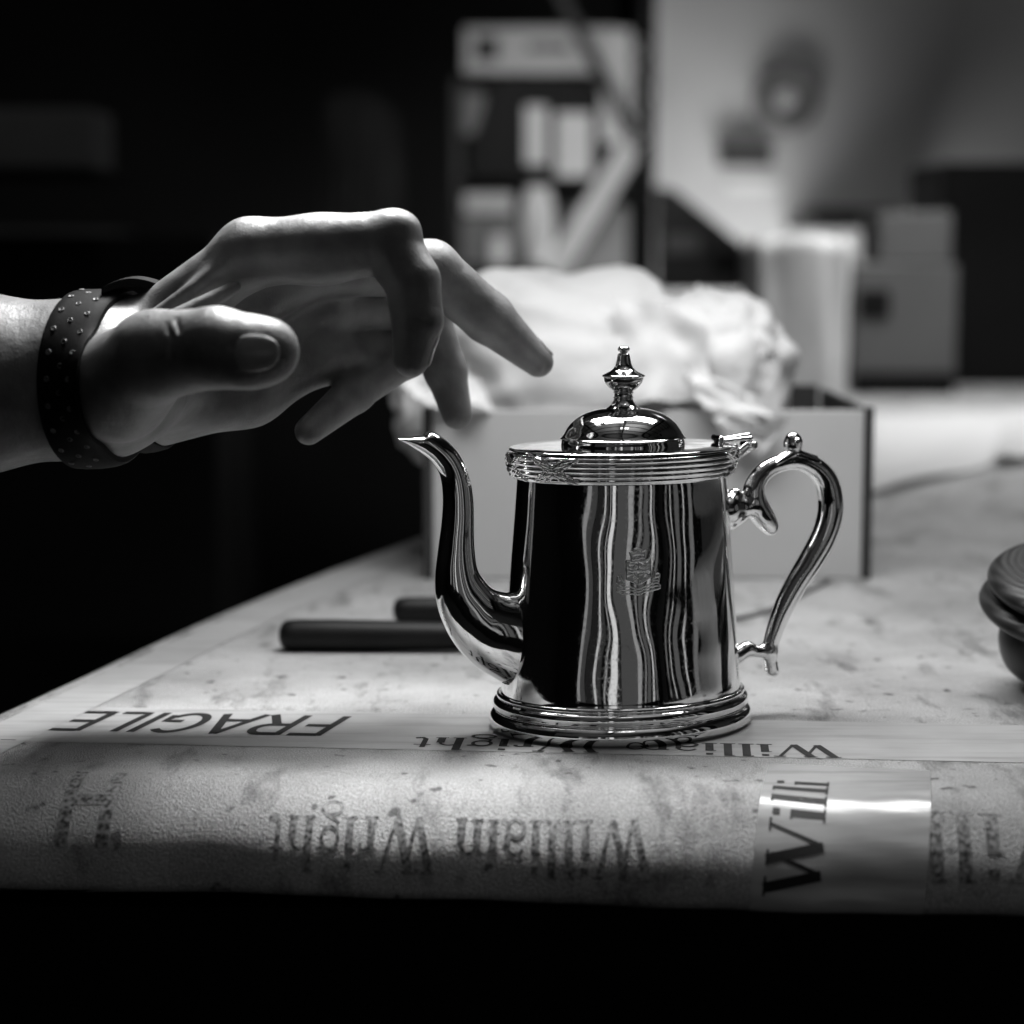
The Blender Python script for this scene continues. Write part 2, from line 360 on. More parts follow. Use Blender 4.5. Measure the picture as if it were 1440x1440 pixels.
# skylights in the roof (they show in the dome of the lid) and the roof purlins
M_SKY = emis('skylight_daylight', 2.2)
def skylight(x, y, w_, d_, lab):
    r = empty('skylight', (x, y, 2480), label=lab, cat='skylight')
    mk('pane', [(x-w_, y-d_, 2470), (x-w_, y+d_, 2470), (x+w_, y+d_, 2470), (x+w_, y-d_, 2470)], [(0, 1, 2, 3)], M_SKY, r, smooth=False)
    fr = [box(x-w_-30, x-w_, y-d_-30, y+d_+30, 2440, 2500), box(x+w_, x+w_+30, y-d_-30, y+d_+30, 2440, 2500), box(x-w_, x+w_, y-d_-30, y-d_, 2440, 2500), box(x-w_, x+w_, y+d_, y+d_+30, 2440, 2500)]
    fr += [box(x-w_+k*2*w_/4-8, x-w_+k*2*w_/4+8, y-d_, y+d_, 2445, 2468) for k in (1, 2, 3)]
    mk('frame', *join(fr), M_DARK, r, smooth=False)
skylight(-150, 300, 420, 260, 'long bright skylight in the roof straight above the bench')
skylight(900, 900, 300, 380, 'square bright skylight in the roof right of the bench')
skylight(-950, 250, 150, 330, 'narrow bright skylight in the roof left of the bench')
skylight(420, -950, 260, 170, 'small bright skylight in the roof nearest the camera side')
for i in range(9):
    yy = -2600+i*650
    tag(mk('roof_purlin', *box(-2900, 3300, yy-35, yy+35, 2300, 2400, b=4), M_DARK2, smooth=False, loc=(0, yy, 2300)), kind='structure')
for xx in (-1600, 300, 1900):
    tag(mk('roof_beam', *box(xx-45, xx+45, -3400, 3290, 2160, 2298, b=4), M_DARK, smooth=False, loc=(xx, 0, 2160)), kind='structure')

# added glowing strips behind the camera: they give the upright streaks in the silver
wr = empty('streak_panel', (0, -3000, TZ), label='tall dark partition with added narrow glowing strips behind the camera', cat='glow_panel')
wsp = [(-940, 80, 0.22), (-730, 125, .045), (-420, 150, .012), (-195, 42, .45), (-60, 60, .03), (120, 20, .3), (330, 95, .62), (480, 50, .02), (850, 290, .06), (1260, 100, .26), (1600, 50, .16), (1850, 110, .07), (2180, 60, .45), (2420, 60, .1)]
for x, hw, st in wsp:
    mk('glow_strip', *box(x-hw, x+hw, -3000, -2985, -330, 590, b=2), emis('streak_glow', st), wr, smooth=False)
mk('backing', *box(-2890, 2900, -3060, -3001, TZ, 620, b=3), M_DWALL, wr, smooth=False)
wr2 = empty('streak_panel', (3250, -1400, TZ), label='added partition of thin strips beside the bench on the right', cat='glow_panel')  # unseen glowing strips added for thin streaks in the silver
for y, hw, st in [(-2600, 60, .12), (-2250, 30, .4), (-1800, 160, .08), (-1300, 40, .4), (-800, 120, .12)]:
    mk('glow_strip', *box(3235, 3250, y-hw, y+hw, -300, 1700, b=2), emis('streak_glow', st), wr2, smooth=False)
mk('backing', *box(3251, 3290, -2900, -200, TZ, 2150, b=3), M_DWALL, wr2, smooth=False)

# ================================================================== TABLE
AL = R_(-5.0); EX, EY = math.cos(AL), math.sin(AL); NX, NY = math.sin(AL), -math.cos(AL)
E0 = (0.0, -77.0); RR = 27.0; AMAX = R_(92)
def surf(t, s, off=0.0):
    """table surface: t along the front edge, s across it (negative on the flat top, positive round and down the front)"""
    bx, by = E0[0]+t*EX, E0[1]+t*EY
    if s <= 0: o, z, n = s, 0.0, (0, 1)
    else:
        a = min(s/RR, AMAX); o = RR*math.sin(a); z = -RR*(1-math.cos(a)); n = (math.sin(a), math.cos(a))
        if s > RR*AMAX: q_ = s-RR*AMAX; o -= q_*0.97; z -= q_*0.2
    # the soft wrapping sags and swells a little
    q = 0.0
    if s > -14: q = 0.9*math.sin(t*0.035+1)*math.sin((s+14)*0.05)+0.5*math.sin(t*0.09+s*0.05)
    if s > 20: q += min(1, (s-20)/20)*(1.3*math.sin(t*0.021+.6)+0.7*math.sin(t*0.063)+0.4*math.sin(t*.17))
    o2 = off+(q if s > -14 else 0)*min(1, (s+14)/20.0)*0.8
    return (bx+NX*(o+n[0]*o2), by+NY*(o+n[0]*o2), z+n[1]*o2)
def to_ts(x, y):
    dx, dy = x-E0[0], y-E0[1]; return dx*EX+dy*EY, dx*NX+dy*NY
def left_t(s):
    return float(np.interp(s, LE[:, 1], LE[:, 0]))
LE = [to_ts(*atZ(x, y)[:2]) for x, y in ((0, 979), (92, 939), (183, 898), (275, 859), (367, 823), (458, 789), (590, 743))]
d0 = np.array(LE[0])-np.array(LE[1]); d1 = np.array(LE[-1])-np.array(LE[-2])
LE = [np.array(LE[-1])+d1*25]+[np.array(q) for q in LE[::-1]]+[np.array(LE[0])+d0*2.2, np.array(LE[0])+d0*3.2+(0, 40)]
LE = np.array(LE)
srow = list(np.linspace(-2300, -400, 12))+list(np.linspace(-380, -60, 17))+list(np.linspace(-52, 84, 80))
tcol = list(np.linspace(0, 1, 8)**1)*1
V, Fc = [], []
tt = np.concatenate([np.linspace(0, 420, 110), np.linspace(440, 1900, 14)])
for s in srow:
    L0 = left_t(s); row = []
    for a in np.linspace(90, 0, 8)[:-1]:       # rolled left side
        p = surf(L0+18-18*math.sin(R_(a)), s); row.append((p[0], p[1], p[2]-18*(1-math.cos(R_(a)))))
    p = surf(L0, s); row.insert(0, (p[0], p[1], p[2]-90))
    for t in tt: row.append(surf(L0+18+t, s))
    V.append(row)
V, Fc = loft(V, closed=False)
top = tag(mk('table_top', V, [f[::-1] for f in Fc], M_PAPER, loc=(0, 0, 0)), kind='structure')
bench = empty('workbench', (300, 700, TZ), label='solid bench in shade black under the paper-wrapped work surface', cat='workbench')
mk('bench_body', *box(-60, 1600, -52, 2150, TZ+120, -62), M_DARK, bench, smooth=False)
mk('front_panel', *box(-232, 1600, -66, -53, -620, -40, b=1), M_DARK, bench, smooth=False)  # black panel added: the darkness below the front edge is its colour
for x, y in ((-40, 80), (1540, 80), (100, 2050), (1540, 2050)):
    mk('leg', *box(x-35, x+35, y-20, y+50, TZ, TZ+118), M_DARK, bench, smooth=False)

# ---- tapes
def strip(t0, s0, t1, s1, width, off, nseg, wav=0.0):
    """strip of tape from (t0,s0) to (t1,s1)"""
    d = np.array([t1-t0, s1-s0]); Ln = np.linalg.norm(d); d /= Ln; nrm = np.array([-d[1], d[0]])
    rows = []
    for i in range(nseg+1):
        c = np.array([t0, s0])+d*Ln*i/nseg
        rows.append([surf(*(c+nrm*(k/10-0.5)*width), off+(wav*math.sin(i*0.7+k) if wav else 0)) for k in range(11)])
    return loft(rows, closed=False)
def lowflip(VF):                               # normals up
    V, Fc = VF; a, b, c = (np.array(V[i]) for i in Fc[0][:3]); nz = np.cross(b-a, c-a)
    return (V, [f[::-1] for f in Fc]) if nz[2] < 0 else (V, Fc)
def tape_pts(x0, y0, x1, y1): return (*to_ts(x0, y0), *to_ts(x1, y1))
V, Fc = lowflip(strip(*tape_pts(-190, -0.5, 1000, -104), 50, 0.16, 120))
tape = empty('printed_tape', (0, -25, 0), label='long pale packing tape printed FRAGILE along the front of the table', cat='tape')
mk('tape_strip', V, Fc, M_TAPE, tape)
rows = []
for q in np.linspace(30, -520, 70): rows.append([surf(left_t(q)+20+k*2.6, q, 0.3) for k in range(9)])
V, Fc = lowflip(loft(rows, closed=False))
tape3 = tag(mk('side_tape', V, Fc, M_TAPE, loc=(-200, 60, 0)), label='plain worn tape running back along the left table edge', cat='tape')
hang = empty('hanging_tape', (90, -85, 0), label='short glossy tape folded down over the front edge at right', cat='tape')
ht = (to_ts(*atZ(1197, 1075)[:2]))
# it leans: further right the further back
HD = np.array([math.sin(R_(6)), -math.cos(R_(6))])     # (t, s) direction going back
hb = np.array([ht[0]-1.0, -24.0]); he = hb-HD*74
V, Fc = lowflip(strip(hb[0], hb[1], he[0], he[1], 48, 0.42, 70, 0.05))
mk('tape_strip', V, Fc, M_TAPE2, hang)

# ---- printed lettering: pen strokes as flat ribbons
def arc(cx, cy, rx, ry, a0, a1, n=14): return [(cx+rx*math.cos(R_(a0+(a1-a0)*i/n)), cy+ry*math.sin(R_(a0+(a1-a0)*i/n))) for i in range(n+1)]
T, t_ = 0.16, 0.07
SER = {
 'W': (1.22, [([(0.06, 1), (0.36, 0)], T), ([(0.36, 0), (0.60, 0.92)], t_), ([(0.50, 1), (0.82, 0)], T), ([(0.82, 0), (1.12, 1)], t_), ([(-.06, .98), (0.24, .98)], .045), ([(.40, .98), (.66, .98)], .045), ([(1.0, .98), (1.24, .98)], .045)]),
 'i': (0.36, [([(.17, 0), (.17, .64)], T), ([(.02, .02), (.32, .02)], .045), ([(.04, .62), (.17, .62)], .045), ([(.10, .90), (.24, .90)], .13)]),
 'l': (0.36, [([(.17, 0), (.17, 1.02)], T), ([(.02, .02), (.32, .02)], .045), ([(.04, 1.0), (.17, 1.0)], .045)]),
 'a': (0.58, [([(.42, .5), (.42, .1), (.54, .02)], .11), (arc(.25, .46, .18, .18, 160, 0), .06), (arc(.24, .17, .18, .17, 40, 330), .085)]),
 'm': (1.02, [([(.15, 0), (.15, .64)], T), ([(.50, 0), (.50, .46)], T), ([(.85, 0), (.85, .46)], T), (arc(.33, .44, .17, .2, 170, 0), .06), (arc(.68, .44, .17, .2, 170, 0), .06)]+[([(x-.12, .02), (x+.13, .02)], .045) for x in (.15, .50, .85)]+[([(.02, .62), (.15, .62)], .045)]),
 'r': (0.46, [([(.15, 0), (.15, .64)], T), (arc(.30, .44, .14, .19, 170, 50), .07), ([(.34, .56), (.42, .56)], .12), ([(.02, .02), (.32, .02)], .045), ([(.02, .62), (.15, .62)], .045)]),
 'g': (0.56, [(arc(.24, .42, .18, .21, 0, 360, 22), .075), (arc(.25, -.18, .23, .15, 0, 360, 22), .07), ([(.12, .24), (.08, .12), (.2, .04), (.38, -.03)], .07), ([(.38, .58), (.52, .62)], .06)]),
 'h': (0.66, [([(.15, 0), (.15, 1.02)], T), (arc(.33, .42, .18, .22, 170, 0), .06), ([(.51, 0), (.51, .44)], T), ([(.02, .02), (.29, .02)], .045), ([(.38, .02), (.64, .02)], .045), ([(.02, 1.0), (.15, 1.0)], .045)]),
 't': (0.42, [([(.17, .84), (.17, .14), (.24, .04), (.38, .08)], .11), ([(.02, .62), (.36, .62)], .05)]),
 ' ': (0.42, []),
}
W_ = 0.13
SAN = {
 'F': (.62, [([(.1, 0), (.1, 1)], W_), ([(.1, .95), (.56, .95)], W_), ([(.1, .5), (.5, .5)], W_)]),
 'R': (.72, [([(.1, 0), (.1, 1)], W_), ([(.1, .95), (.38, .95)]+arc(.38, .725, .2, .225, 90, -90)+[(.1, .5)], W_), ([(.34, .5), (.62, 0)], W_)]),
 'A': (.74, [([(.02, 0), (.34, 1)], W_), ([(.34, 1), (.66, 0)], W_), ([(.14, .33), (.54, .33)], W_)]),
 'G': (.76, [(arc(.38, .5, .31, .46, 45, 325, 22), W_), ([(.40, .42), (.67, .42), (.67, .12)], W_)]),
 'I': (.28, [([(.12, 0), (.12, 1)], W_)]),
 'L': (.58, [([(.1, 1), (.1, .05), (.52, .05)], W_)]),
 'E': (.62, [([(.1, 0), (.1, 1)], W_), ([(.1, .95), (.56, .95)], W_), ([(.1, .5), (.5, .5)], W_), ([(.1, .05), (.56, .05)], W_)]),
 'H': (.74, [([(.1, 0), (.1, 1)], W_*1.2), ([(.6, 0), (.6, 1)], W_*1.2), ([(.1, .5), (.6, .5)], W_)]),
}
SAN[' '] = (.4, [])
def lettering(text, font, o, d, up, h, w_scale=1.0, shear=0.0, off=0.5, seg=0.12, length=None):
    """o: start of the baseline in (t, s); d, up: unit vectors in (t, s); returns one mesh per letter"""
    tot = sum(font[c][0] for c in text)
    if length: w_scale = length/(tot*h)
    o, d, up = np.array(o, float), np.array(d, float), np.array(up, float); x0 = 0; out = []
    for ci, c in enumerate(text):
        adv, strokes = font[c]; parts = []
        for si, (pl, wd) in enumerate(strokes):
            P = [np.array(p, float) for p in pl]; Q = [P[0]]
            for a, b in zip(P, P[1:]):
                n = max(1, int(np.linalg.norm(b-a)/seg))
                Q += [a+(b-a)*(k+1)/n for k in range(n)]
            row = []
            for i, q in enumerate(Q):
                tg = Q[min(i+1, len(Q)-1)]-Q[max(i-1, 0)]; tg = tg/np.linalg.norm(tg); nr = np.array([-tg[1], tg[0]])*wd/2
                def M(p):
                    X = (x0+p[0])*h*w_scale+shear*p[1]*h; Y = p[1]*h
                    return surf(*(o+d*X+up*Y), off+0.012*si)
                row.append([M(q+nr), M(q-nr)])
            parts.append(lowflip(loft(row, closed=False)))
        if parts: out.append(join(parts))
        x0 += adv
    return out
def put(letters, parent, m):
    for v, f in letters: mk('printed_letter', v, f, m, parent, smooth=False)
def ts_vec(dx, dy):
    v = np.array([dx*EX+dy*EY, dx*NX+dy*NY]); return v/np.linalg.norm(v)
dd = ts_vec(-1, 0.087); uu = ts_vec(-0.087, -1)
put(lettering('William Wright', SER, to_ts(65.5, -31.5), dd, uu, 15.5, length=133, off=0.28), tape, M_INK)
put(lettering('FRAGILE', SAN, to_ts(-88.5, 9.0), dd, uu, 28, shear=0.2, length=92, off=0.28), tape, M_INK)
put(lettering('William', SER, to_ts(-193, -9), dd, uu, 15.5, length=70, off=0.28)[:1], tape, M_INK)
put(lettering('William', SER, to_ts(262, -48.7), dd, uu, 15.5, length=70, off=0.28), tape, M_INK)
# up the hanging tape: reads upward, letter tops to the left
hd = HD; hu = np.array([-math.cos(R_(6)), -math.sin(R_(6))])
hs = np.array([to_ts(*atZ(1163, 1100)[:2])[0], 0.0])-hd*40
put(lettering('Willi', SER, hs, hd, hu, 15.5, w_scale=1.12, off=0.55), hang, M_INK)
# worn print on the wrapping itself, rolled over the front
wrapprint = empty('worn_print', (0, -100, -10), label='rubbed grey William Wright print on the rounded front of the wrapping', cat='print')
put(lettering('William Wright', SER, (5, 19), (-1, 0), (0, 1), 17, length=110, off=0.12), wrapprint, M_INK2)
put(lettering('H', SAN, (-150, 1), (-1, 0), (0, 1), 30, w_scale=.8, off=0.12), wrapprint, M_INK2)
put(lettering('William', SER, (131, 12), (-1, 0), (0, 1), 22, w_scale=1.0, off=0.12), wrapprint, M_INK2)

# ================================================================== TEAPOT
pot = empty('teapot', (0, 0, 0), label='polished silver oval teapot with embossed coat of arms and scroll handle', cat='teapot')
NS = 360
def oring(a, z, k=9.6, n=NS, b=None):
    b = (a-k) if b is None else b
    return [UP(a*math.cos(2*PI*j/n), b*math.sin(2*PI*j/n), z) for j in range(n)]
body_prof = smooth_path([(39.95, 11.6), (39.85, 12.6), (39.75, 14), (39.4, 18), (38.95, 24), (38.1, 36), (37.2, 48), (36.3, 60), (35.4, 72), (34.9, 80), (34.8, 82.5)], 6)
V, Fc = loft([oring(a*1.01, z) for a, z in body_prof]); mk('body', V, Fc, M_SILVER, pot)
foot_prof = smooth_path([(40.7, 0.0), (42.4, 0.15), (43.7, 1.2), (44.3, 2.9), (44.0, 4.6), (43.2, 5.7), (42.35, 6.2), (42.5, 6.6), (42.9, 7.6), (43.0, 8.6), (42.6, 9.6), (41.9, 10.2), (41.5, 10.5), (41.75, 11.0), (41.6, 11.7), (41.0, 12.1), (40.4, 12.0)], 6)
V, Fc = loft([oring(a, z) for a, z in foot_prof]); mk('foot', V, Fc, M_SILVER_S, pot)
mk('foot_base', *loft([oring(40.9, 0.1), oring(2, 0.6, k=1)]), M_SILVER_S, pot)
# reeded band with crossed ribbon ties
def band_r(z):
    u = (z-82.0)/8.4
    base = 35.9+2.1*math.sin(PI*min(1, max(0, u))**0.8*0.62)
    return base+0.36*abs(math.sin(PI*5*u))
ties = [math.pi+0.66, 2*PI-0.50, math.pi-0.3, 0.35, PI+0.05, 2*PI-0.02, PI/2]
rings = []
NB = 1080
for i in range(0, 61):
    z = 82.0+8.4*i/60; a0 = band_r(z); row = []
    for j in range(NB):
        ph = 2*PI*j/NB; d = 0.0
        for q in ties:
            w1 = (ph-q+PI) % (2*PI)-PI
            if abs(w1) < 0.3:
                sx = w1*34; u = (z-86.2)
                for sg in (1, -1):
                    e = abs(sx*0.62-sg*u)/1.18
                    if e < 0.75: d = max(d, 0.62*math.sqrt(1-(e/0.75)**2)+0.1)
                    e2 = abs(abs(sx*0.62-sg*u)-1.5)/1.18
                    if e2 < 0.4 and abs(u) < 3.6: d = max(d, 0.4*math.sqrt(1-(e2/0.4)**2))
        a = a0+d; row.append(UP(a*math.cos(ph), (a-9.6)*math.sin(ph), z))
    rings.append(row)
rings = [[UP((35.4)*math.cos(2*PI*j/NB), 25.8*math.sin(2*PI*j/NB), 81.8) for j in range(NB)]]+rings+[[UP(34.8*math.cos(2*PI*j/NB), 25.2*math.sin(2*PI*j/NB), 90.4) for j in range(NB)]]
V, Fc = loft(rings); mk('reeded_band', V, Fc, M_SILVER_S, pot)
# lid: flat oval plate, dome, finial
lid = mk('lid', *loft([oring(34, 90.7), oring(37.3, 90.85), oring(37.65, 91.05), oring(37.7, 91.4), oring(37.5, 91.65), oring(36.9, 91.75), oring(30, 91.85), oring(20, 91.95, k=4)]), M_SILVER_S, pot, sharp=50)
dome = [(20.4, 91.8), (20.3, 93.0), (20.1, 94.0), (20.7, 94.2), (20.7, 94.5), (20.2, 94.8), (19.6, 95.6), (18.3, 97.8), (16.4, 99.9), (13.7, 101.7), (10.6, 102.9), (7.6, 103.6), (5, 103.9)]
dp = smooth_path(dome, 5)
V, Fc = loft([oring(a, z, b=a*(0.84+0.16*max(0, (10-a)/6) if a < 10 else 0.84)) for a, z in dp]); mk('dome', V, Fc, M_SILVER_S, lid)
fin = smooth_path([(6.5, 103.4), (5.3, 104.0), (4.2, 104.9), (3.35, 106.1), (3.05, 106.9), (3.3, 107.3), (3.0, 107.6), (3.0, 108.7), (3.3, 109.0), (3.05, 109.3), (3.9, 110.0), (4.9, 110.8), (6.0, 112.3), (6.3, 113.3), (6.3, 113.8), (6.8, 114.1), (6.85, 114.5), (6.3, 114.8), (5.3, 115.3), (3.9, 116.1), (2.9, 117.3), (2.35, 119), (1.95, 121), (1.5, 121.5), (1.15, 121.7), (1.15, 122), (1.7, 122.3), (1.95, 122.8), (1.75, 123.4), (1.1, 123.8), (0.02, 123.9)], 5)
fin_k = 1.0
V, Fc = lathe([(r, (z-106.5)*fin_k+106.5) for r, z in fin], n=72); mk('finial', V, Fc, M_SILVER_S, lid)

# spout: swan neck swept between surveyed outlines
LRs = [((752, 972), (752, 838)), ((722, 968), (728, 833)), ((694, 953), (709, 832)), ((668, 937), (692, 826)), ((644, 912), (678, 811)), ((626, 882), (670, 795)), ((615, 850), (667, 772)), ((613, 815), (666, 745)), ((617, 777), (666, 720)), ((622, 738), (665, 697)), ((624, 702), (661, 674)), ((620, 670), (652, 650)), ((608, 650), (639, 630)), ((594, 638), (621, 614)), ((583, 631), (607, 606.5)), ((577, 627), (597, 611.5)), ((566, 621), (578, 614.5)), ((558, 617), (561, 616))]
OUT = [8.6, 8.8, 8.6, 8.0, 7.3, 6.7, 6.2, 5.8, 5.5, 5.2, 5.0, 4.7, 4.4, 4.0, 3.6, 3.1, 2.1, 0.5]
rows = []
for (l, r), ov in zip(LRs, OUT):
    a = atP(*l); b = atP(*r); rows.append([*a, *b, ov])
rows = smooth_path(rows, 8); rings = []
for a0, a1, b0, b1, ov in rows:
    cu, cz, hu_, hz_ = (a0+b0)/2, (a1+b1)/2, (b0-a0)/2, (b1-a1)/2
    ring = []
    for j in range(64):
        p = 2*PI*j/64; c, s = math.cos(p), math.sin(p)
        c2 = math.copysign(abs(c)**0.92, c); s2 = math.copysign(abs(s)**0.92, s)
        ring.append(UP(cu+hu_*c2, ov*s2, cz+hz_*c2))
    rings.append(ring)
V, Fc = loft(rings, cap1=True); spout = mk('spout', V, Fc, M_SILVER_S, pot)

# handle: cast scroll, modelled as blended distance fields in the handle's own plane
def HP(px, py, v=0.0):
    u, z = atP(px, py); return np.array((u, v, z))
S4 = 1/4.18
chain = smooth_path([[*HP(x, y), r*S4] for x, y, r in [(1083, 741, 12), (1073, 727, 15.5), (1062, 708, 16.5), (1060, 688, 15), (1070, 668, 13), (1090, 654, 12), (1118, 648, 12.5), (1143, 656, 14), (1160, 674, 16), (1167, 698, 17.5), (1167, 724, 18), (1158, 754, 18), (1141, 786, 17.2), (1121, 818, 15.8), (1104, 850, 14.2), (1091, 882, 12), (1083, 912, 10.5), (1084, 938, 10.5), (1087, 944, 9)]], 6)
up_c = [[HP(1022, 716), HP(1036, 716), 24*S4, 15*S4], [HP(1036, 716), HP(1058, 710), 14.5*S4, 15*S4], [HP(1030, 700), HP(1034, 694), 9*S4, 8*S4], [HP(1028, 735), HP(1040, 728), 10*S4, 8*S4]]
lo_c = [[HP(1036, 922), HP(1046, 916), 13*S4, 10*S4], [HP(1046, 916), HP(1082, 917), 9*S4, 10*S4], [HP(1052, 910), HP(1053, 912), 8*S4, 7*S4]]
leaves = []
for x0, y0, x1, y1, r in [(1112, 638, 1088, 648, 6), (1108, 640, 1076, 660, 5), (1120, 638, 1148, 646, 6), (1124, 640, 1160, 660, 5), (1130, 644, 1170, 676, 4)]:
    for v in (-2.6, 0, 2.6): leaves.append((HP(x0, y0, v*0.5), HP(x1, y1-abs(v)*0+ (2 if v else -3), v), r*S4*1.1, r*S4*0.4))
def f_handle(P):
    d = None
    for a, b in zip(chain, chain[1:]):
        e = rcone(P, a[:3], b[:3], a[3], b[3]); d = e if d is None else smin(d, e, 0.25)
    for a, b, r1, r2 in up_c+lo_c: d = smin(d, rcone(P, a, b, r1, r2), 1.8)
    for a, b, r1, r2 in leaves: d = smin(d, rcone(P, a, b, r1, r2), 0.35)
    c = HP(1115, 624); d = smin(d, ellip(P, c, (3.3, 3.0, 3.9)), 0.5)
    d = smin(d, rcone(P, HP(1117, 620, -2.6), HP(1117, 630, -2.4), 1.3, 0.8), 0.2)
    return d
us = [atP(1015, 700)[0]-2, atP(1190, 700)[0]+2]; zs = [atP(1085, 960)[1]-2, atP(1115, 600)[1]+2]
V, Fc, N = sdf_mesh(f_handle, (us[0], -7, zs[0]), (us[1], 7, zs[1]), 0.42)
Vw = np.array([UP(*p) for p in V]); Nw = np.array([UP(*p) for p in N])
mk('handle', Vw, Fc, M_SILVER_S, pot, normals=Nw)
# lid hinge: scrolled lug and knuckle
def f_hinge(P):
    d = rcone(P, HP(1009, 616, -3), HP(1009, 616, 3), 1.0, 1.0)
    d = smin(d, rcone(P, HP(1008, 621, -3), HP(1012, 622, 3), 0.8, 0.8), 0.5)
    d = smin(d, rcone(P, HP(1012, 619), HP(1052, 613), 0.9, 1.2), 0.6)
    d = smin(d, rcone(P, HP(1012, 619, -2), HP(1050, 615, -3.2), 0.5, 0.8), 0.4)
    d = smin(d, rcone(P, HP(1053, 625, -3.8), HP(1053, 625, 3.8), 1.5, 1.5), 0.25)
    d = smin(d, rcone(P, HP(1050, 630, -1), HP(1030, 646, -1), 1.3, 1.0), 0.7)
    d = smin(d, rcone(P, HP(1046, 624, -2.4), HP(1036, 632, -2.4), 0.8, 0.6), 0.3)
    d = smin(d, rcone(P, HP(1044, 632, -2.2), HP(1040, 638, -2.2), 0.8, 0.6), 0.3)
    d = smin(d, rcone(P, HP(1030, 628, -2), HP(1026, 640, -2), 1.2, 1.0), 0.6)
    d = smax(d, -rcone(P, HP(1053, 625, -5), HP(1053, 625, -3.9), 0.7, 0.7), 0.2)
    return d
a = HP(1000, 655); b = HP(1066, 600)
V, Fc, N = sdf_mesh(f_hinge, (a[0]-1, -7, a[2]-1), (b[0]+1, 7, b[2]+1), 0.3)
mk('hinge', np.array([UP(*p) for p in V]), Fc, M_SILVER_S, pot, normals=np.array([UP(*p) for p in N]))

# coat of arms: relief patch raised on the body
def body_a(z):
    zz = body_prof[:, 1]; return float(np.interp(z, zz, body_prof[:, 0]))*1.01
def seg(px, py, a, b):
    ax, ay = a; bx, by = b; L2 = (bx-ax)**2+(by-ay)**2
    t = max(0, min(1, ((px-ax)*(bx-ax)+(py-ay)*(by-ay))/L2)); return math.hypot(px-ax-t*(bx-ax), py-ay-t*(by-ay))
def C(x, y): return ((x-693)/1440*100, (800-y)/1440*100)     # crest drawing, picture pixels at the crest
lines = []
def pl(pts, w, h):
    P = [C(*p) for p in pts]
    for a, b in zip(P, P[1:]): lines.append((a, b, w, h))
pl([(455, 560), (600, 600), (690, 580), (800, 600), (930, 540), (940, 900), (690, 1050), (440, 930), (440, 580)], 1.3, 1.0)   # shield rim
pl([(690, 600), (690, 1030)], 1.2, .9); pl([(450, 790), (930, 790)], 1.2, .9)
pl([(740, 760), (890, 640)], 1.2, .9); pl([(700, 660), (760, 720)], 1.4, .9); pl([(720, 880), (740, 960)], 1.4, .8)
pl([(780, 900), (800, 850), (860, 850)], 1.3, .8); pl([(500, 690), (560, 740), (600, 690)], 1.2, .8); pl([(490, 640), (620, 640)], 1.1, .7)
pl([(500, 860), (580, 830), (640, 900), (560, 940)], 1.3, .8); pl([(590, 980), (640, 960)], 1.2, .7)
pl([(510, 400), (570, 560), (800, 520), (840, 370), (760, 400), (670, 350), (600, 400), (510, 400)], 1.2, 1.0)      # coronet
pl([(560, 470), (810, 450)], 1.4, .8); pl([(610, 520), (640, 480), (700, 520), (740, 470)], 1.1, .9); pl([(600, 340), (640, 330), (700, 340), (740, 350)], 1.6, 1.0)
for dy, h in ((0, 1.0), (70, .8), (140, 1.0)):                                                                     # motto ribbon
    pl([(240, 1100+dy*.5), (300, 1110+dy*.6), (400, 1090+dy), (520, 1090+dy), (680, 1140+dy*.8), (830, 1090+dy*.7), (950, 1040+dy), (1080, 1030+dy*.9), (1140, 1080+dy*.4)], 1.2, h)
pl([(260, 880), (250, 1000), (320, 1080)], 1.3, .9); pl([(310, 850), (400, 1040)], 1.3, .9); pl([(300, 930), (340, 1010)], 1.5, .7); pl([(320, 1020), (390, 1020)], 1.2, .8)
pl([(1040, 800), (980, 1000)], 1.2, .9); pl([(1130, 860), (1110, 1010)], 1.3, .9); pl([(1050, 860), (1100, 840)], 1.3, .9); pl([(1030, 930), (1100, 910)], 1.4, .8); pl([(990, 980), (1090, 980)], 1.2, .9)
G = 2.35e-1
def crest_h(x, y):
    h = -0.25
    X, Y = x*1440/100+693, 800-y*1440/100
    if 445 < X < 935 and 580 < Y < 900+(150*(1-abs(X-690)/250)) : h = 0.16+0.13*math.sin(X*0.055+1.3*math.sin(Y*.045))*math.sin(Y*0.06+math.sin(X*.03))
    if 530 < X < 820 and 390 < Y < 540: h = max(h, 0.15)
    for a, b, w_, hh in lines:
        d = seg(x, y, a, b)/(w_*1.15)
        if d < 1: h = max(h, -0.25+(hh*0.42+0.25)*math.sqrt(1-d*d))
    return h
cz0 = atY(898, 805, -28)[2]; SC = 1/4.45
# horizontal place on the oval: solve the angle whose picture x is the surveyed one
def xpos(ph, z):
    a = body_a(z); p = UP(a*math.cos(ph), (a-9.6)*math.sin(ph), z)
    d = ((p[1]-CAM[1])*_cp-(p[2]-CAM[2])*_sp); return 720+F_PX*(p[0]-CAM[0])/d
ph0 = min(np.linspace(PI*1.2, PI*1.85, 400), key=lambda q: abs(xpos(q, cz0)-898))
rows = []
gx = np.linspace(-36, 34, 150); gy = np.linspace(-36, 34, 150)
for y in gy:
    z = cz0+y*SC; a = body_a(z); row = []
    for x in gx:
        ph = ph0+x*SC/a*1.0
        # arc-length step on the oval
        bb = a-9.6; dl = math.hypot(a*math.sin(ph0), bb*math.cos(ph0)); ph = ph0+x*SC/dl
        h = crest_h(x, y)
        n = np.array([math.cos(ph)/a, math.sin(ph)/bb]); n /= np.linalg.norm(n)
        row.append(UP(a*math.cos(ph)+n[0]*h*1.6, bb*math.sin(ph)+n[1]*h*1.6, z))
    rows.append(row)
V, Fc = loft(rows, closed=False)
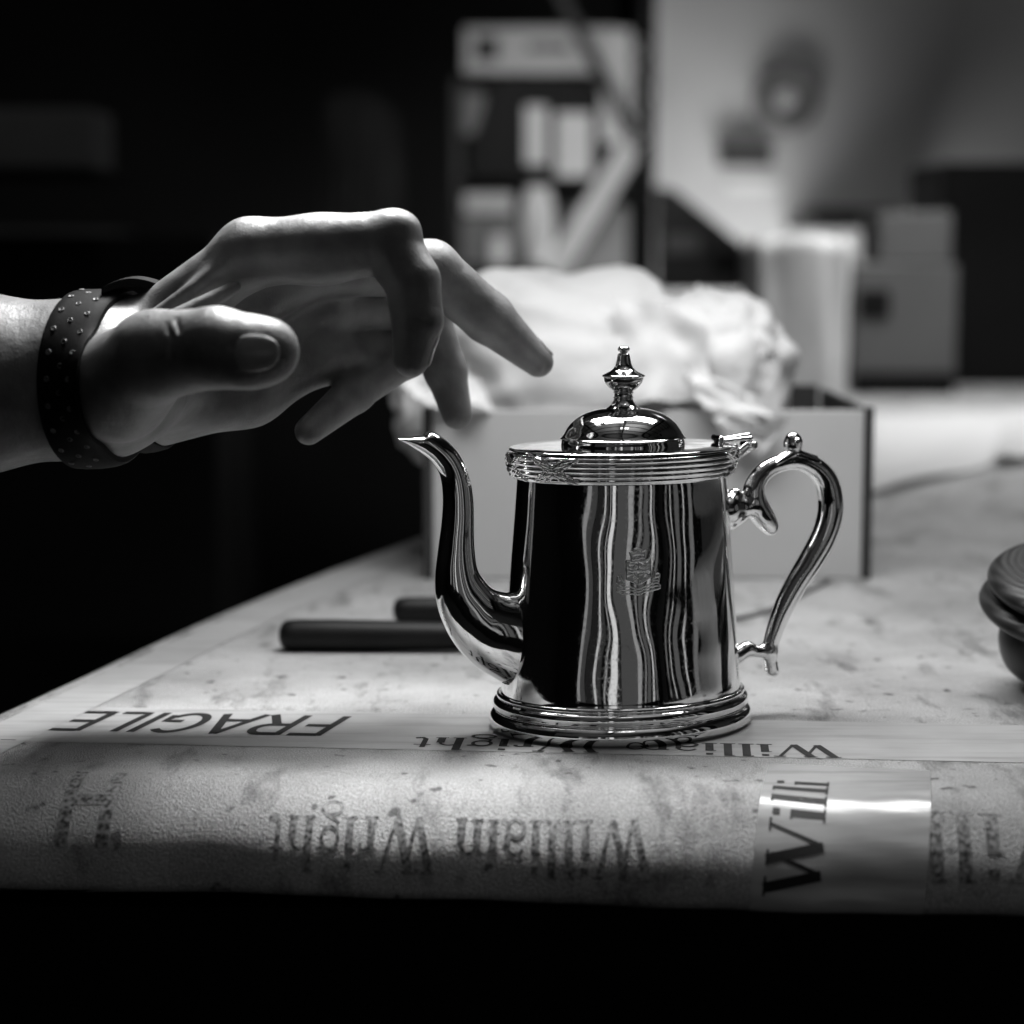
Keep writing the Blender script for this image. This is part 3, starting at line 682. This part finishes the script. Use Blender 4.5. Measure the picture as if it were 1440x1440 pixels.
mk('coat_of_arms', V, Fc, M_CREST, pot)

# ================================================================== HAND
def J(px, py, Y): return atY(px, py, Y)
Jn = dict(
 arm0=J(-520, 575, -60), arm1=J(-60, 540, -35), wrist=J(140, 533, -30),
 tmc=J(165, 545, -48), tmp=J(218, 500, -70), tip_=J(305, 489, -82), ttip=J(376, 491, -86),
 ic=J(195, 470, -25), imcp=J(352, 356, -34), ipip=J(546, 342, -44), imid=J(580, 395, -48), idip=J(587, 450, -50), itip=J(578, 505, -50),
 mc=J(190, 500, -5), mmcp=J(430, 372, 0), mpip=J(606, 378, 26), mdip=J(686, 446, 36), mtip=J(757, 509, 40),
 rc=J(190, 540, 8), rmcp=J(455, 425, 18), rpip=J(598, 440, 46), rdip=J(626, 520, 48), rtip=J(643, 583, 46),
 lc=J(190, 570, 12), lmcp=J(452, 478, 24), lpip=J(568, 500, 34), ldip=J(498, 553, 16), ltip=J(434, 606, 4),
)
CREASES = [([J(326, 448, -94.6), J(330, 470, -95.6), J(327, 490, -95.5)], .45), ([J(318, 446, -93.5), J(321, 462, -94.8)], .4),
 ([J(232, 452, -84), J(240, 475, -88), J(238, 500, -88.5)], .5), ([J(246, 446, -84), J(253, 466, -88)], .4),
 ([J(572, 380, -58.3), J(600, 392, -57.3)], .4), ([J(575, 448, -58.6), J(604, 455, -57)], .4)]
def f_hand(P):
    j = Jn
    palm = rcone(P, j['arm0'], j['arm1'], 31, 27.5)
    palm = smin(palm, rcone(P, j['arm1'], j['wrist'], 26.5, 23.5), 8)
    palm = smin(palm, rcone(P, j['wrist'], J(215, 520, -10), 21.5, 18), 10)
    palm = smin(palm, rcone(P, j['ic'], j['imcp'], 9.5, 9.2), 7)
    palm = smin(palm, rcone(P, j['mc'], j['mmcp'], 12.5, 11.0), 8)
    palm = smin(palm, rcone(P, j['rc'], j['rmcp'], 13, 11), 8)
    palm = smin(palm, rcone(P, j['lc'], j['lmcp'], 12, 10), 8)
    palm = smin(palm, rcone(P, J(205, 568, 0), J(345, 540, 6), 14.5, 13), 8)
    palm = smin(palm, rcone(P, J(345, 540, 6), J(440, 505, 20), 12, 9), 8)
    palm = smin(palm, rcone(P, J(230, 460, -30), J(340, 380, -30), 6, 6), 5)      # web
    palm = smin(palm, rcone(P, J(215, 448, -42), J(350, 352, -40), 2.4, 3.0), 3)    # tendon
    palm = smin(palm, rcone(P, J(220, 462, -52), J(330, 405, -46), 3.2, 2.2), 3)
    palm = smin(palm, rcone(P, J(450, 495, 18), J(505, 505, 26), 9, 8), 5)
    # hollow of the palm
    palm = smax(palm, -ellip(P, J(430, 455, -42), (18, 17, 13)), 9)
    idx = rcone(P, j['imcp'], j['ipip'], 10.4, 9.6)
    idx = smin(idx, ellip(P, J(450, 352, -40), (13, 9.6, 10)), 4)
    idx = smin(idx, rcone(P, j['ipip'], j['imid'], 9.4, 8.3), 1.5)
    idx = smin(idx, rcone(P, j['imid'], j['idip'], 8.3, 7.7), 1)
    idx = smin(idx, rcone(P, j['idip'], j['itip'], 7.7, 5.4), 1)
    idx = smin(idx, ellip(P, J(560, 322, -45), (6, 6, 5)), 4)
    mid = rcone(P, j['mmcp'], j['mpip'], 10, 9.5)
    mid = smin(mid, rcone(P, j['mpip'], j['mdip'], 9.4, 8.7), 2)
    mid = smin(mid, rcone(P, j['mdip'], j['mtip'], 8.7, 5.2), 2)
    rng = rcone(P, j['rmcp'], j['rpip'], 9.5, 8.2)
    rng = smin(rng, rcone(P, j['rpip'], j['rdip'], 8.3, 7.4), 2)
    rng = smin(rng, rcone(P, j['rdip'], j['rtip'], 7.2, 5.2), 2)
    lit = rcone(P, j['lmcp'], j['lpip'], 8.6, 7.8)
    lit = smin(lit, rcone(P, j['lpip'], j['ldip'], 7.6, 6.2), 2)
    lit = smin(lit, rcone(P, j['ldip'], j['ltip'], 6.6, 4.6), 2)
    th = rcone(P, j['tmc'], j['tmp'], 16.5, 12.2)
    th = smin(th, rcone(P, j['tmp'], j['tip_'], 12.6, 11.4), 4)
    th = smin(th, rcone(P, j['tip_'], j['ttip'], 11.3, 8.6), 2)
    th = smin(th, ellip(P, J(350, 498, -86), (13, 9.5, 10)), 3)
    d = smin(palm, idx, 5); d = smin(d, mid, 3); d = smin(d, smin(rng, lit, 1.0), 2.5)
    d = smin(d, th, 3.0)
    # skin folds at the joints, creases of the palm and thumb
    for pts, w_ in CREASES:
        for a, b in zip(pts, pts[1:]): d = smax(d, -rcone(P, a, b, w_, w_*.9), 1.3)
    for c, r in ():
        d = smax(d, -rcone(P, c, c+np.array((3.5, -3, -6)), r*0.55, r*0.3), 1.0)
    return d
allp = np.array(list(Jn.values()))
V, Fc, N = sdf_mesh(f_hand, (allp[:, 0].min()-34, allp[:, 1].min()-36, allp[:, 2].min()-36), (allp[:, 0].max()+12, allp[:, 1].max()+38, allp[:, 2].max()+36), 1.15)
person = mk('person', V, Fc, M_SKIN, loc=tuple(Jn['wrist']), normals=N)
tag(person, 'left hand and forearm with black perforated strap reaching over the teapot', 'person')
def project(P, f):
    P = np.asarray(P, float)
    for _ in range(6):
        G = np.stack([(f(P+np.eye(3)[i]*.2)-f(P-np.eye(3)[i]*.2))/.4 for i in range(3)], 1); P = P-G*(f(P)/np.maximum((G*G).sum(1), .2))[:, None]
    G = np.stack([(f(P+np.eye(3)[i]*.5)-f(P-np.eye(3)[i]*.5)) for i in range(3)], 1); G /= np.linalg.norm(G, axis=1)[:, None]
    return P, G
def nail(centre, along, outw, L_, W2, f):
    """nail plate laid on the fingertip: grid projected on the skin, lifted, its rim sunk in"""
    a = np.array(along, float); a /= np.linalg.norm(a); o = np.array(outw, float); o -= a*(o@a); o /= np.linalg.norm(o); s = np.cross(a, o)
    n = 15; P = []
    for i in range(n):
        for k in range(n):
            u, v = 2*i/(n-1)-1, 2*k/(n-1)-1
            u2, v2 = u*math.sqrt(1-v*v*0.48), v*math.sqrt(1-u*u*0.42)
            P.append(np.array(centre)+a*u2*L_/2+s*v2*W2/2+o*3)
    Q, G = project(P, f); rim = []
    for i in range(n):
        for k in range(n):
            u, v = 2*i/(n-1)-1, 2*k/(n-1)-1; e = max(abs(u), abs(v)); rim.append(0.4-0.55*max(0, (e-0.6)/0.4)**2+(0.35*max(0, u) if abs(v) < .8 else 0))
    Q = Q+G*np.array(rim)[:, None]
    Fc = [(i*n+k, i*n+k+1, (i+1)*n+k+1, (i+1)*n+k) for i in range(n-1) for k in range(n-1)]
    mk('fingernail', Q, Fc, M_NAIL, person)
nail(J(374, 496, -96), Jn['ttip']-Jn['tip_'], (0.15, -1, 0.0), 18, 16.5, f_hand)
nail(J(597, 492, -50), Jn['itip']-Jn['idip'], (1, 0.2, -0.05), 11, 9, f_hand)
nail(J(765, 492, 40), Jn['mtip']-Jn['mdip'], (0.5, 0.1, 0.8), 10, 8, f_hand)

# watch strap round the wrist
sc_px = [(118, 418), (92, 450), (79, 490), (76, 540), (84, 585), (105, 620), (138, 642)]
ax = (Jn['wrist']-Jn['arm1']); ax /= np.linalg.norm(ax)
c0 = J(138, 532, -33)
nrm = np.array((0.96, -0.22, 0.0)); nrm /= np.linalg.norm(nrm)
zv = np.array((0, 0, 1.0)); yv = np.cross(zv, nrm)
def strap_pts(ph, w_, lift):
    ph, w_, lift = (np.atleast_1d(np.asarray(q, float)) for q in (ph, w_, lift))
    dirv = np.cos(ph)[:, None]*zv+np.sin(ph)[:, None]*yv; c = c0+w_[:, None]*nrm
    lo = np.full(len(ph), 5.0); hi = np.full(len(ph), 60.0)
    for _ in range(16):
        m = (lo+hi)/2; inside = f_hand(c+dirv*m[:, None]) < 0
        lo = np.where(inside, m, lo); hi = np.where(inside, hi, m)
    return c+dirv*(lo+lift)[:, None], dirv
sec = [(-7.2, -.4), (-7.2, 1.6), (-6.5, 2.2), (-4, 2.4), (0, 2.5), (4, 2.4), (6.5, 2.2), (7.2, 1.6), (7.2, -.4)]
A1, A2 = np.meshgrid(np.arange(97)*2*PI/96, np.arange(9), indexing='ij')
Q, _ = strap_pts(A1.ravel(), [sec[k][0] for k in A2.ravel()], [sec[k][1] for k in A2.ravel()])
rows = Q.reshape(97, 9, 3).tolist()
strap = mk('watch_strap', *loft(rows, closed=False), M_STRAP, person, sharp=40)
hv = None
for k in range(20):
    ph = -(R_(2)+k*R_(8.5))
    for w_ in ((-4.2, 3.6) if k % 2 == 0 else (-0.3,)):
        pq, dv = strap_pts([ph, ph+.03], [w_, w_], [2.45, 2.45]); p, p2, dv = pq[0], pq[1], dv[0]; t1 = (p2-p)/np.linalg.norm(p2-p); n1 = np.cross(t1, nrm); n1 *= np.sign(n1@dv)
        Vr, Fr = [], []
        rings = []
        for rr_, hh in ((.9, 0.0), (0.8, 0.2), (0.65, 0.22), (0.45, 0.02)):
            rings.append([tuple(p+nrm*rr_*math.cos(q*PI/6)+t1*rr_*math.sin(q*PI/6)+n1*hh) for q in range(12)])
        mk('strap_hole', *loft(rings, cap1=True), M_HOLE, strap)
rows = []
for i in range(25):
    t = i/24; c = J(150+80*t, 412-10*math.sin(t*PI)-2*t, -30+10*t)
    rows.append([tuple(c+np.array((0, w_*1.0, 0))+np.array((0.2, 0, 1))*h_) for w_, h_ in ((-9, 0), (-9, 2.2), (0, 2.8), (9, 2.2), (9, 0), (0, -.5))])
mk('strap_keeper', *loft(rows, cap0=True, cap1=True), M_STRAP, strap, sharp=40)

# ================================================================== THINGS ON THE TABLE
# box with tissue
bl, br = atZ(597, 815), atZ(1220, 812)
x0, x1, y0 = bl[0], br[0], bl[1]+1; y1 = y0+150; H = atY(900, 577, y0)[2]
cb = empty('cardboard_box', ((x0+x1)/2, y0, 0), label='open grey cardboard box with dark edges filled with white tissue', cat='box')
t = 3
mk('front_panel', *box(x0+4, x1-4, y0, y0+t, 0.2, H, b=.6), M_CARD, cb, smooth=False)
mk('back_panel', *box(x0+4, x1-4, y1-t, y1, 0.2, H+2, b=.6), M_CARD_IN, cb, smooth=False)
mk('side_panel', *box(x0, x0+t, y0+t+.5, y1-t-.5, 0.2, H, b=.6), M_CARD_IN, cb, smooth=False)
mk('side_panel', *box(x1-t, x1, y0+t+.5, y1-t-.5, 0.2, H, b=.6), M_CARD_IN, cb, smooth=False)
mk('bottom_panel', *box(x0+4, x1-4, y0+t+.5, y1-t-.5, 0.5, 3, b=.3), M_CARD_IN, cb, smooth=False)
for xx in (x0-.5, x1-3.5): mk('corner_strip', *box(xx, xx+4, y0-1, y0+3, 0.3, H+1.5, b=.4), M_EDGE, cb, smooth=False)
# tissue
from mathutils import noise
def blob(cx, cy, cz, rx, ry, rz, n1=120, n2=70, amp=0.16, seed=0, fl=0.85):
    rows = []
    for i in range(n2+1):
        th = PI*i/n2; row = []
        for j in range(n1):
            ph = 2*PI*j/n1
            d = Vector((math.sin(th)*math.cos(ph), math.sin(th)*math.sin(ph), math.cos(th)))
            q = Vector([math.copysign(abs(c)**fl, c) for c in d])
            m = 1+amp*(noise.ridged_multi_fractal(d*0.95+Vector((seed, 3, 7)), 0.9, 2.1, 4, 1.0, 2.0)-1.1)*0.8
            m += amp*1.3*(abs(noise.noise(d*2.1+Vector((seed, 1, 4))))-0.2)+amp*0.12*(abs(noise.noise(d*6+Vector((seed, 7, 4))))-0.2)
            m += amp*0.15*noise.cell(d*2.6+Vector((seed, 0, 0)))-amp*.12
            row.append((cx+q.x*rx*m, cy+q.y*ry*m, cz+q.z*rz*m))
        rows.append(row)
    return loft(rows)
tc_ = atY(815, 480, y0+70)
parts = [blob(tc_[0]-6, y0+72, 88, 84, 64, 56, seed=2, amp=0.13), blob(atY(990, 480, y0+60)[0], y0+55, 92, 42, 50, 42, seed=9, amp=0.13), blob(atY(640, 480, y0+60)[0], y0+62, 78, 30, 40, 34, seed=5, amp=0.13)]
def flap(P, Y, n=14, thick=1.2):
    """crumpled corner of paper: bent patch between four picture points at depths Y"""
    A = [atY(x, y, d) for (x, y), d in zip(P, Y)]; rows = []
    for i in range(n+1):
        row = []
        for k in range(n+1):
            u, v = i/n, k/n; p = (A[0]*(1-u)+A[1]*u)*(1-v)+(A[3]*(1-u)+A[2]*u)*v
            q = noise.noise(Vector((u*3+P[0][0]*.01, v*3, Y[0]*.01)))*9; row.append(tuple(p+np.array((q*.2, -q, q*.4))))
        rows.append(row)
    return loft(rows, closed=False)
Yb = y0-4
parts += [flap([(980, 400), (1095, 492), (1010, 520), (930, 470)], [Yb+30, Yb+20, Yb+10, Yb+12]), flap([(960, 510), (1060, 560), (1112, 592), (985, 575)], [Yb, Yb+6, Yb-14, Yb-4]), flap([(985, 570), (1110, 590), (1072, 640), (1030, 626)], [Yb, Yb-14, Yb-8, Yb-4]),
          flap([(860, 420), (985, 430), (1000, 560), (875, 570)], [Yb+18, Yb+8, Yb, Yb+2]), flap([(560, 540), (640, 500), (700, 575), (600, 572)], [Yb+5, Yb+20, Yb-2, Yb-6])]
V, Fc = join(parts)
tis = tag(mk('tissue_paper', V, Fc, M_TISSUE, loc=(tc_[0], y0+70, 60)), label='crumpled white tissue paper bulging out of the grey box', cat='tissue paper')

# two black handled tools
def handled(name, px0, pyb, length, rad, ang, lab, blade):
    p = atZ(px0, pyb); r = empty(name, (p[0], p[1]+rad, rad), label=lab, cat='hand tool')
    d = np.array((math.cos(ang), math.sin(ang), 0)); c = np.array((p[0], p[1]+rad, rad))
    prof = [(0, .35), (.8, .7), (2.5, .92), (6, 1.0), (20, 1.02), (length*.5, .96), (length*.8, .88), (length, .8)]
    V, Fc = tube([c+d*a for a, _ in prof], [rad*k for _, k in prof], 24); mk('tool_handle', V, Fc, M_BLACK, r)
    L0 = c+d*length; L1 = L0+d*blade
    mk('ferrule', *tube([L0-d*1, L0+d*9], [rad*.74, rad*.7], 20), M_STEEL, r)
    mk('blade', *tube([L0+d*8, L0+d*12, L1-d*20, L1], [rad*.45, rad*.4, rad*.35, rad*.12], 12), M_STEEL, r)
handled('file_tool', 391, 919, 82, 6.1, R_(-1.5), 'black handled tool lying nearest, its rounded end left of the spout', 70)
handled('file_tool', 552, 879, 74, 5.4, R_(1.0), 'second black handled tool lying behind the spout before the box', 60)
# thin wire lying behind the handle
a, b, c_ = atZ(1000, 880), atZ(1080, 862), atZ(1166, 819)
pts = smooth_path([a+(0, 0, 1), b+(0, 0, 1), (b+c_)/2+np.array((0, 0, 1.2)), c_+(0, 0, 1)], 8)
tag(mk('wire', *tube([tuple(p) for p in pts], 1.0, 8), M_MID, loc=tuple(b)), label='thin grey wire lying on the paper behind the teapot handle', cat='wire')

# dark turned wooden blocks at the right edge
bc = atZ(1518, 968)
def disc(zc, r, h, dx, dy, lab, tilt=0.0):
    prof = smooth_path([(0.01, h), (r*.5, h*1.0), (r*.8, h*.97), (r*.93, h*.84), (r, h*.5), (r*.95, h*.16), (r*.84, 0.3), (r*.5, 0), (0.01, 0)], 6)
    c = (bc[0]+dx, bc[1]+dy, zc)
    V, Fc = lathe(prof, c, 96); ta = R_(15); yf = bc[1]-24
    V = [(x, yf+(y-yf)*math.cos(ta)-z*math.sin(ta), (y-yf)*math.sin(ta)+z*math.cos(ta)) for x, y, z in V]
    tag(mk('wooden_disc', V, Fc, M_DWOOD, loc=c), label=lab, cat='wooden disc', group='stacked dark wooden discs')
disc(0.3, 30, 21, 1, 2, 'lowest and narrowest dark wooden disc at the right edge')
disc(21.5, 37.5, 8.5, 0, 0, 'middle dark wooden disc of the stack at the right edge')
disc(30.2, 36.5, 9, 1, -1, 'topmost dark wooden disc with turned rings at the right edge')

# papers further back at right
def sheet(name, corners, z0, amp, m, lab, n=30, seed=0):
    A = [np.array(c) for c in corners]; rows = []
    for i in range(n+1):
        row = []
        for k in range(n+1):
            u, v = i/n, k/n; p = (A[0]*(1-u)+A[1]*u)*(1-v)+(A[3]*(1-u)+A[2]*u)*v
            q = (0.5+noise.noise(Vector((u*2.6+seed, v*2.6, seed))))*amp; row.append((p[0], p[1], z0+q))
        rows.append(row)
    V, Fc = lowflip(loft(rows, closed=False))
    return tag(mk(name, V, Fc, m, loc=tuple(A[0])), label=lab, cat='paper')
sheet('paper_sheet', [atZ(1225, 700), atZ(1460, 640), atZ(1520, 575), atZ(1228, 590)], 1.2, 5, M_SHEET, 'rumpled white paper lying flat on the bench right of the box', seed=3)
sheet('paper_sheet', [atZ(1400, 660), atZ(1620, 640), atZ(1560, 590), atZ(1410, 600)], 5, 12, M_SHEET, 'crumpled white paper scrap at the right edge behind the discs', seed=8)

# ================================================================== FAR THINGS (all well out of focus)
def far_box(name, px0, px1, pyt, pyb, Y, depth, m, lab, cat, b=2, parent=None, group=None):
    a, c = atY(px0, pyb, Y), atY(px1, pyt, Y)
    VF = box(a[0], c[0], Y, Y+depth, a[2], c[2], b=b)
    if parent: return mk(name, *VF, m, parent, smooth=False)
    return tag(mk(name, *VF, m, smooth=False, loc=((a[0]+c[0])/2, Y, a[2])), label=lab, cat=cat, group=group)
def Yat(py): return atZ(720, py)[1]
# right: carton with a black opening, on the bench
Y1 = Yat(556)
c1 = empty('carton', (atY(1270, 556, Y1)[0], Y1, 0), label='dim grey carton with a small black square on its front', cat='carton')
far_box('carton_body', 1196, 1348, 372, 552, Y1, 120, mat('dim_grey_card', 0.09, 0.7, var=.15, vscale=8), None, None, parent=c1)
far_box('black_square', 1208, 1252, 408, 448, Y1-3, 2.5, M_DARK, None, None, b=.5, parent=c1)
far_box('shadow_strip', 1200, 1342, 524, 556, Y1-6, 4, M_DARK, None, None, b=.5, parent=c1)  # shadow at the carton's foot, built as a black strip
far_box('storage_box', 1235, 1340, 298, 370, Y1+2, 110, M_MID, 'plain grey storage box standing on top of the dim carton', 'box')
Y2 = Yat(590)
c2 = empty('paper_bag', (atY(1125, 560, Y2)[0], Y2, 0), label='tall pleated white paper bag standing behind the open box', cat='paper bag')
a = atY(1052, 590, Y2); b = atY(1202, 330, Y2); rows = []
for z in np.linspace(1, b[2], 14):
    row = []
    for k in range(60):
        q = k/60*2*PI; cx = (a[0]+b[0])/2; rx = (b[0]-a[0])/2; m_ = 1+0.05*math.sin(q*9+z*.02)+0.04*noise.noise(Vector((q*2, z*.02, 1)))
        row.append((cx+rx*m_*math.copysign(abs(math.cos(q))**.5, math.cos(q)), Y2+45+45*m_*math.copysign(abs(math.sin(q))**.5, math.sin(q)), z-6*abs(math.sin(q*4))*(z > b[2]*.9)))
    rows.append(row)
mk('bag_side', *loft(rows, cap1=True), M_PALE2, c2)
# machine at the far right
far_box('dark_cabinet', 1318, 1520, 228, 600, Y1+160, 200, M_DARK, 'black cabinet standing at the far right end of the bench', 'cabinet')
far_box('dark_tray', 1142, 1268, 292, 316, 2380, 120, M_DARK2, 'flat dark tray on the shelf above the white bag', 'tray')
far_box('dark_tray', 1152, 1202, 356, 384, 2300, 80, M_DARK2, 'small dark tray on the shelf beside the white bag', 'tray')
# bracket shelf carrying them
far_box('wall_shelf', 1130, 1300, 317, 323, 2380, 219, M_MID, 'thin grey wall shelf under the flat dark tray', 'shelf', b=1)
# wall dial and switch box
wl = atY(1103, 140, 2596)
dial = empty('wall_fan', (wl[0], 2600, wl[2]), label='round dark ring shaped fan on the bright back wall', cat='fan')
ringp = [[(wl[0]+math.cos(q*PI/24)*(38+14*math.cos(k*PI/6)), 2580+18*math.sin(k*PI/6), wl[2]+math.sin(q*PI/24)*(38+14*math.cos(k*PI/6))) for k in range(12)] for q in range(49)]
mk('fan_ring', *loft(ringp), M_MID, dial)
mk('fan_hub', *tube([(wl[0], 2598, wl[2]), (wl[0], 2570, wl[2])], [17, 14], 24), M_PALE, dial)
for k in range(4):
    q = k*PI/2+.4; d = np.array((math.cos(q), 0, math.sin(q))); mk('fan_blade', *tube([np.array((wl[0], 2585, wl[2]))+d*14, np.array((wl[0], 2585, wl[2]))+d*36], [9, 14], 10, flat=.3), M_MID, dial)
far_box('switch_box', 1012, 1086, 203, 232, 2560, 36, M_DARK2, 'small dark switch box on the bright wall below the fan', 'switch box')
far_box('label_strip', 1022, 1100, 252, 268, 2594, 4, M_PALE, 'pale horizontal strip on the wall below the switch box', 'sign', b=1)
# post and hanging chain
far_box('steel_post', 896, 924, -60, 420, 2240, 40, M_DARK, 'black upright post at the left edge of the bright wall', 'post')
ch = empty('hanging_chain', tuple(atY(900, 60, 2225)), label='dull metal chain hanging down the front of the black post', cat='chain')
for k in range(9):
    c = atY(900+3*math.sin(k*2), 66+k*16, 2215); rg = []
    for q in range(17):
        an = q*PI/8; rg.append((c[0]+(8*math.cos(an) if k % 2 == 0 else 2.2*math.cos(an)), c[1]+(0 if k % 2 == 0 else 8*math.cos(an)), c[2]+9.5*math.sin(an)))
    mk('chain_link', *tube(rg, 2.4, 8), M_STEEL, ch)
# shelving behind
sh = empty('shelf_unit', tuple(atY(760, 400, 2400)), label='open shelving crowded with cartons left of the black post', cat='shelf')
far_box('upright', 636, 650, 110, 420, 2400, 30, M_DARK2, None, None, parent=sh)
far_box('shelf_board', 651, 884, 104, 112, 2400, 200, M_DARK, None, None, b=1, parent=sh)
far_box('shelf_board', 651, 884, 252, 260, 2400, 200, M_DARK, None, None, b=1, parent=sh)
far_box('shelf_board', 651, 884, 380, 390, 2400, 200, M_DARK, None, None, b=1, parent=sh)
far_box('back_sheet', 640, 884, 100, 430, 2602, 6, M_DARK, None, None, b=1, parent=sh)
far_box('white_carton', 652, 868, 38, 103, 2410, 120, M_PALE, 'long white carton lying on top of the shelving', 'carton')
far_box('pale_board', 845, 888, 40, 200, 2330, 20, M_PALE, 'upright pale board leaning beside the black post', 'board')
# dark machine with two pale panels
mc = empty('machine', tuple(atY(755, 250, 2350)), label='rounded black machine with two pale upright panels', cat='machine')
pp = [(660, 250), (664, 200), (690, 120), (730, 103), (800, 112), (846, 128), (852, 200), (850, 250)]
A_ = [atY(x, y, 2340) for x, y in pp]; V = [tuple(p) for p in A_]+[(p[0], 2398, p[2]) for p in A_]; n = len(A_)
Fc = [tuple(range(n))[::-1], tuple(range(n, 2*n))]+[(i, (i+1) % n, n+(i+1) % n, n+i) for i in range(n)]
mk('housing', V, Fc, M_DARK, mc, smooth=False)
far_box('pale_panel', 738, 770, 148, 232, 2328, 10, M_PALE, None, None, parent=mc)
far_box('pale_panel', 782, 832, 158, 248, 2328, 10, M_PALE, None, None, parent=mc)
far_box('small_carton', 650, 682, 128, 190, 2390, 8, M_MID, 'small grey carton at the left end of the shelf', 'carton')
def jar(px, pyt, pyb, Y, r, m, lab):
    a = atY(px, pyb, Y); h = atY(px, pyt, Y)[2]-a[2]; c = (a[0], Y, a[2])
    V, Fc = lathe([(0.1, 0), (r*.8, 0), (r*.75, h*.05), (r, h*.4), (r*.98, h*.75), (r*.7, h*.92), (r*.72, h), (0.1, h)], c, 32); tag(mk('jar', V, Fc, m, loc=c), label=lab, cat='jar')
jar(757, 262, 372, 2330, 24, M_PALE2, 'pale rounded jar on the shelf below the black machine')
far_box('parts_carton', 652, 722, 272, 300, 2380, 16, M_PALE, 'pale flat carton at the left of the lower shelf', 'carton')
far_box('parts_carton', 648, 730, 304, 372, 2375, 20, M_MID, 'mid grey carton under the pale flat one on the shelf', 'carton')
def plank(p0, p1, wpx, Y, m, name, lab, cat, depth=14):
    a, b = atY(*p0, Y), atY(*p1, Y); d = (b-a)/np.linalg.norm(b-a); n_ = np.array((-d[2], 0, d[0]))*wpx/2
    dp_ = np.array((0, depth, 0)); V = [a-n_, a+n_, b+n_, b-n_]; V = [tuple(v) for v in V]+[tuple(v+dp_) for v in V]
    tag(mk(name, V, [(3, 2, 1, 0), (4, 5, 6, 7), (0, 1, 5, 4), (1, 2, 6, 5), (2, 3, 7, 6), (3, 0, 4, 7)], m, smooth=False, loc=tuple(a)), label=lab, cat=cat)
plank((778, 385), (888, 205), 34, 2290, M_PALE, 'plank', 'pale plank leaning diagonally in front of the shelving', 'plank')
plank((782, -20), (892, 195), 16, 2270, M_DARK2, 'pole', 'thin dark pole slanting down across the white carton', 'pole')
far_box('grey_panel', 800, 884, 290, 400, 2330, 20, M_MID, 'mid grey panel standing behind the leaning pale plank', 'panel')
# sloped dark machine part right of the post
pp = [(926, 410), (926, 262), (950, 268), (1050, 348), (1052, 410)]
A_ = [atY(x, y, 2200) for x, y in pp]; V = [tuple(p) for p in A_]+[(p[0], 2260, p[2]) for p in A_]; n = len(A_)
Fc = [tuple(range(n))[::-1], tuple(range(n, 2*n))]+[(i, (i+1) % n, n+(i+1) % n, n+i) for i in range(n)]
dm = empty('press', tuple(atY(985, 410, 2230)), label='dark press with sloping top behind the tissue paper', cat='machine')
mk('press_body', V, Fc, M_DARK2, dm, smooth=False)
far_box('press_plate', 936, 985, 330, 356, 2190, 8, M_MID, None, None, parent=dm)
far_box('press_plate', 1000, 1042, 352, 382, 2192, 6, M_DARK, None, None, parent=dm)
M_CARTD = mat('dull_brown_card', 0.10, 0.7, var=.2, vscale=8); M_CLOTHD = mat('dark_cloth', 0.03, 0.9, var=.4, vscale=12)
# left: barely lit things
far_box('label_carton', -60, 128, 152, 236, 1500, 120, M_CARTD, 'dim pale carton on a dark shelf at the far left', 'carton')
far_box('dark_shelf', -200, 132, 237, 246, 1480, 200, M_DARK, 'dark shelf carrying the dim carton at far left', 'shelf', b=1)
far_box('dark_shelf', -200, 134, 322, 330, 1470, 220, M_CARTD, 'lower, paler shelf at the far left', 'shelf', b=1)
far_box('tool_cabinet', -400, 300, 331, 900, 1500, 300, M_DARK, 'tall black tool cabinet in the dark at left', 'cabinet')
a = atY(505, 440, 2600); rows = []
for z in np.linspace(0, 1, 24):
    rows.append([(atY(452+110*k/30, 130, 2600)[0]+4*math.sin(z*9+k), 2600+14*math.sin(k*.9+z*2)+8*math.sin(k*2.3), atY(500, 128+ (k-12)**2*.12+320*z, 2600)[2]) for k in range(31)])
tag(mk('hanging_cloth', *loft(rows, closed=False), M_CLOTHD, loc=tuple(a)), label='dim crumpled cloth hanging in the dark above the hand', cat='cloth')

jar(700, 205, 250, 2385, 13, M_DARK2, 'small dark jar beside the black machine on the shelf')
jar(862, 300, 378, 2375, 15, M_DARK2, 'slim dark jar at the right end of the lower shelf')
far_box('small_carton', 690, 712, 330, 372, 2365, 8, M_PALE, 'narrow pale carton in front of the mid grey one', 'carton')
far_box('paper_note', 668, 700, 52, 84, 2404, 3, M_DARK2, 'dark square label on the long white carton', 'label', b=.5)
far_box('paper_note', 742, 800, 60, 72, 2404, 3, M_MID, 'grey strip label on the long white carton', 'label', b=.5)
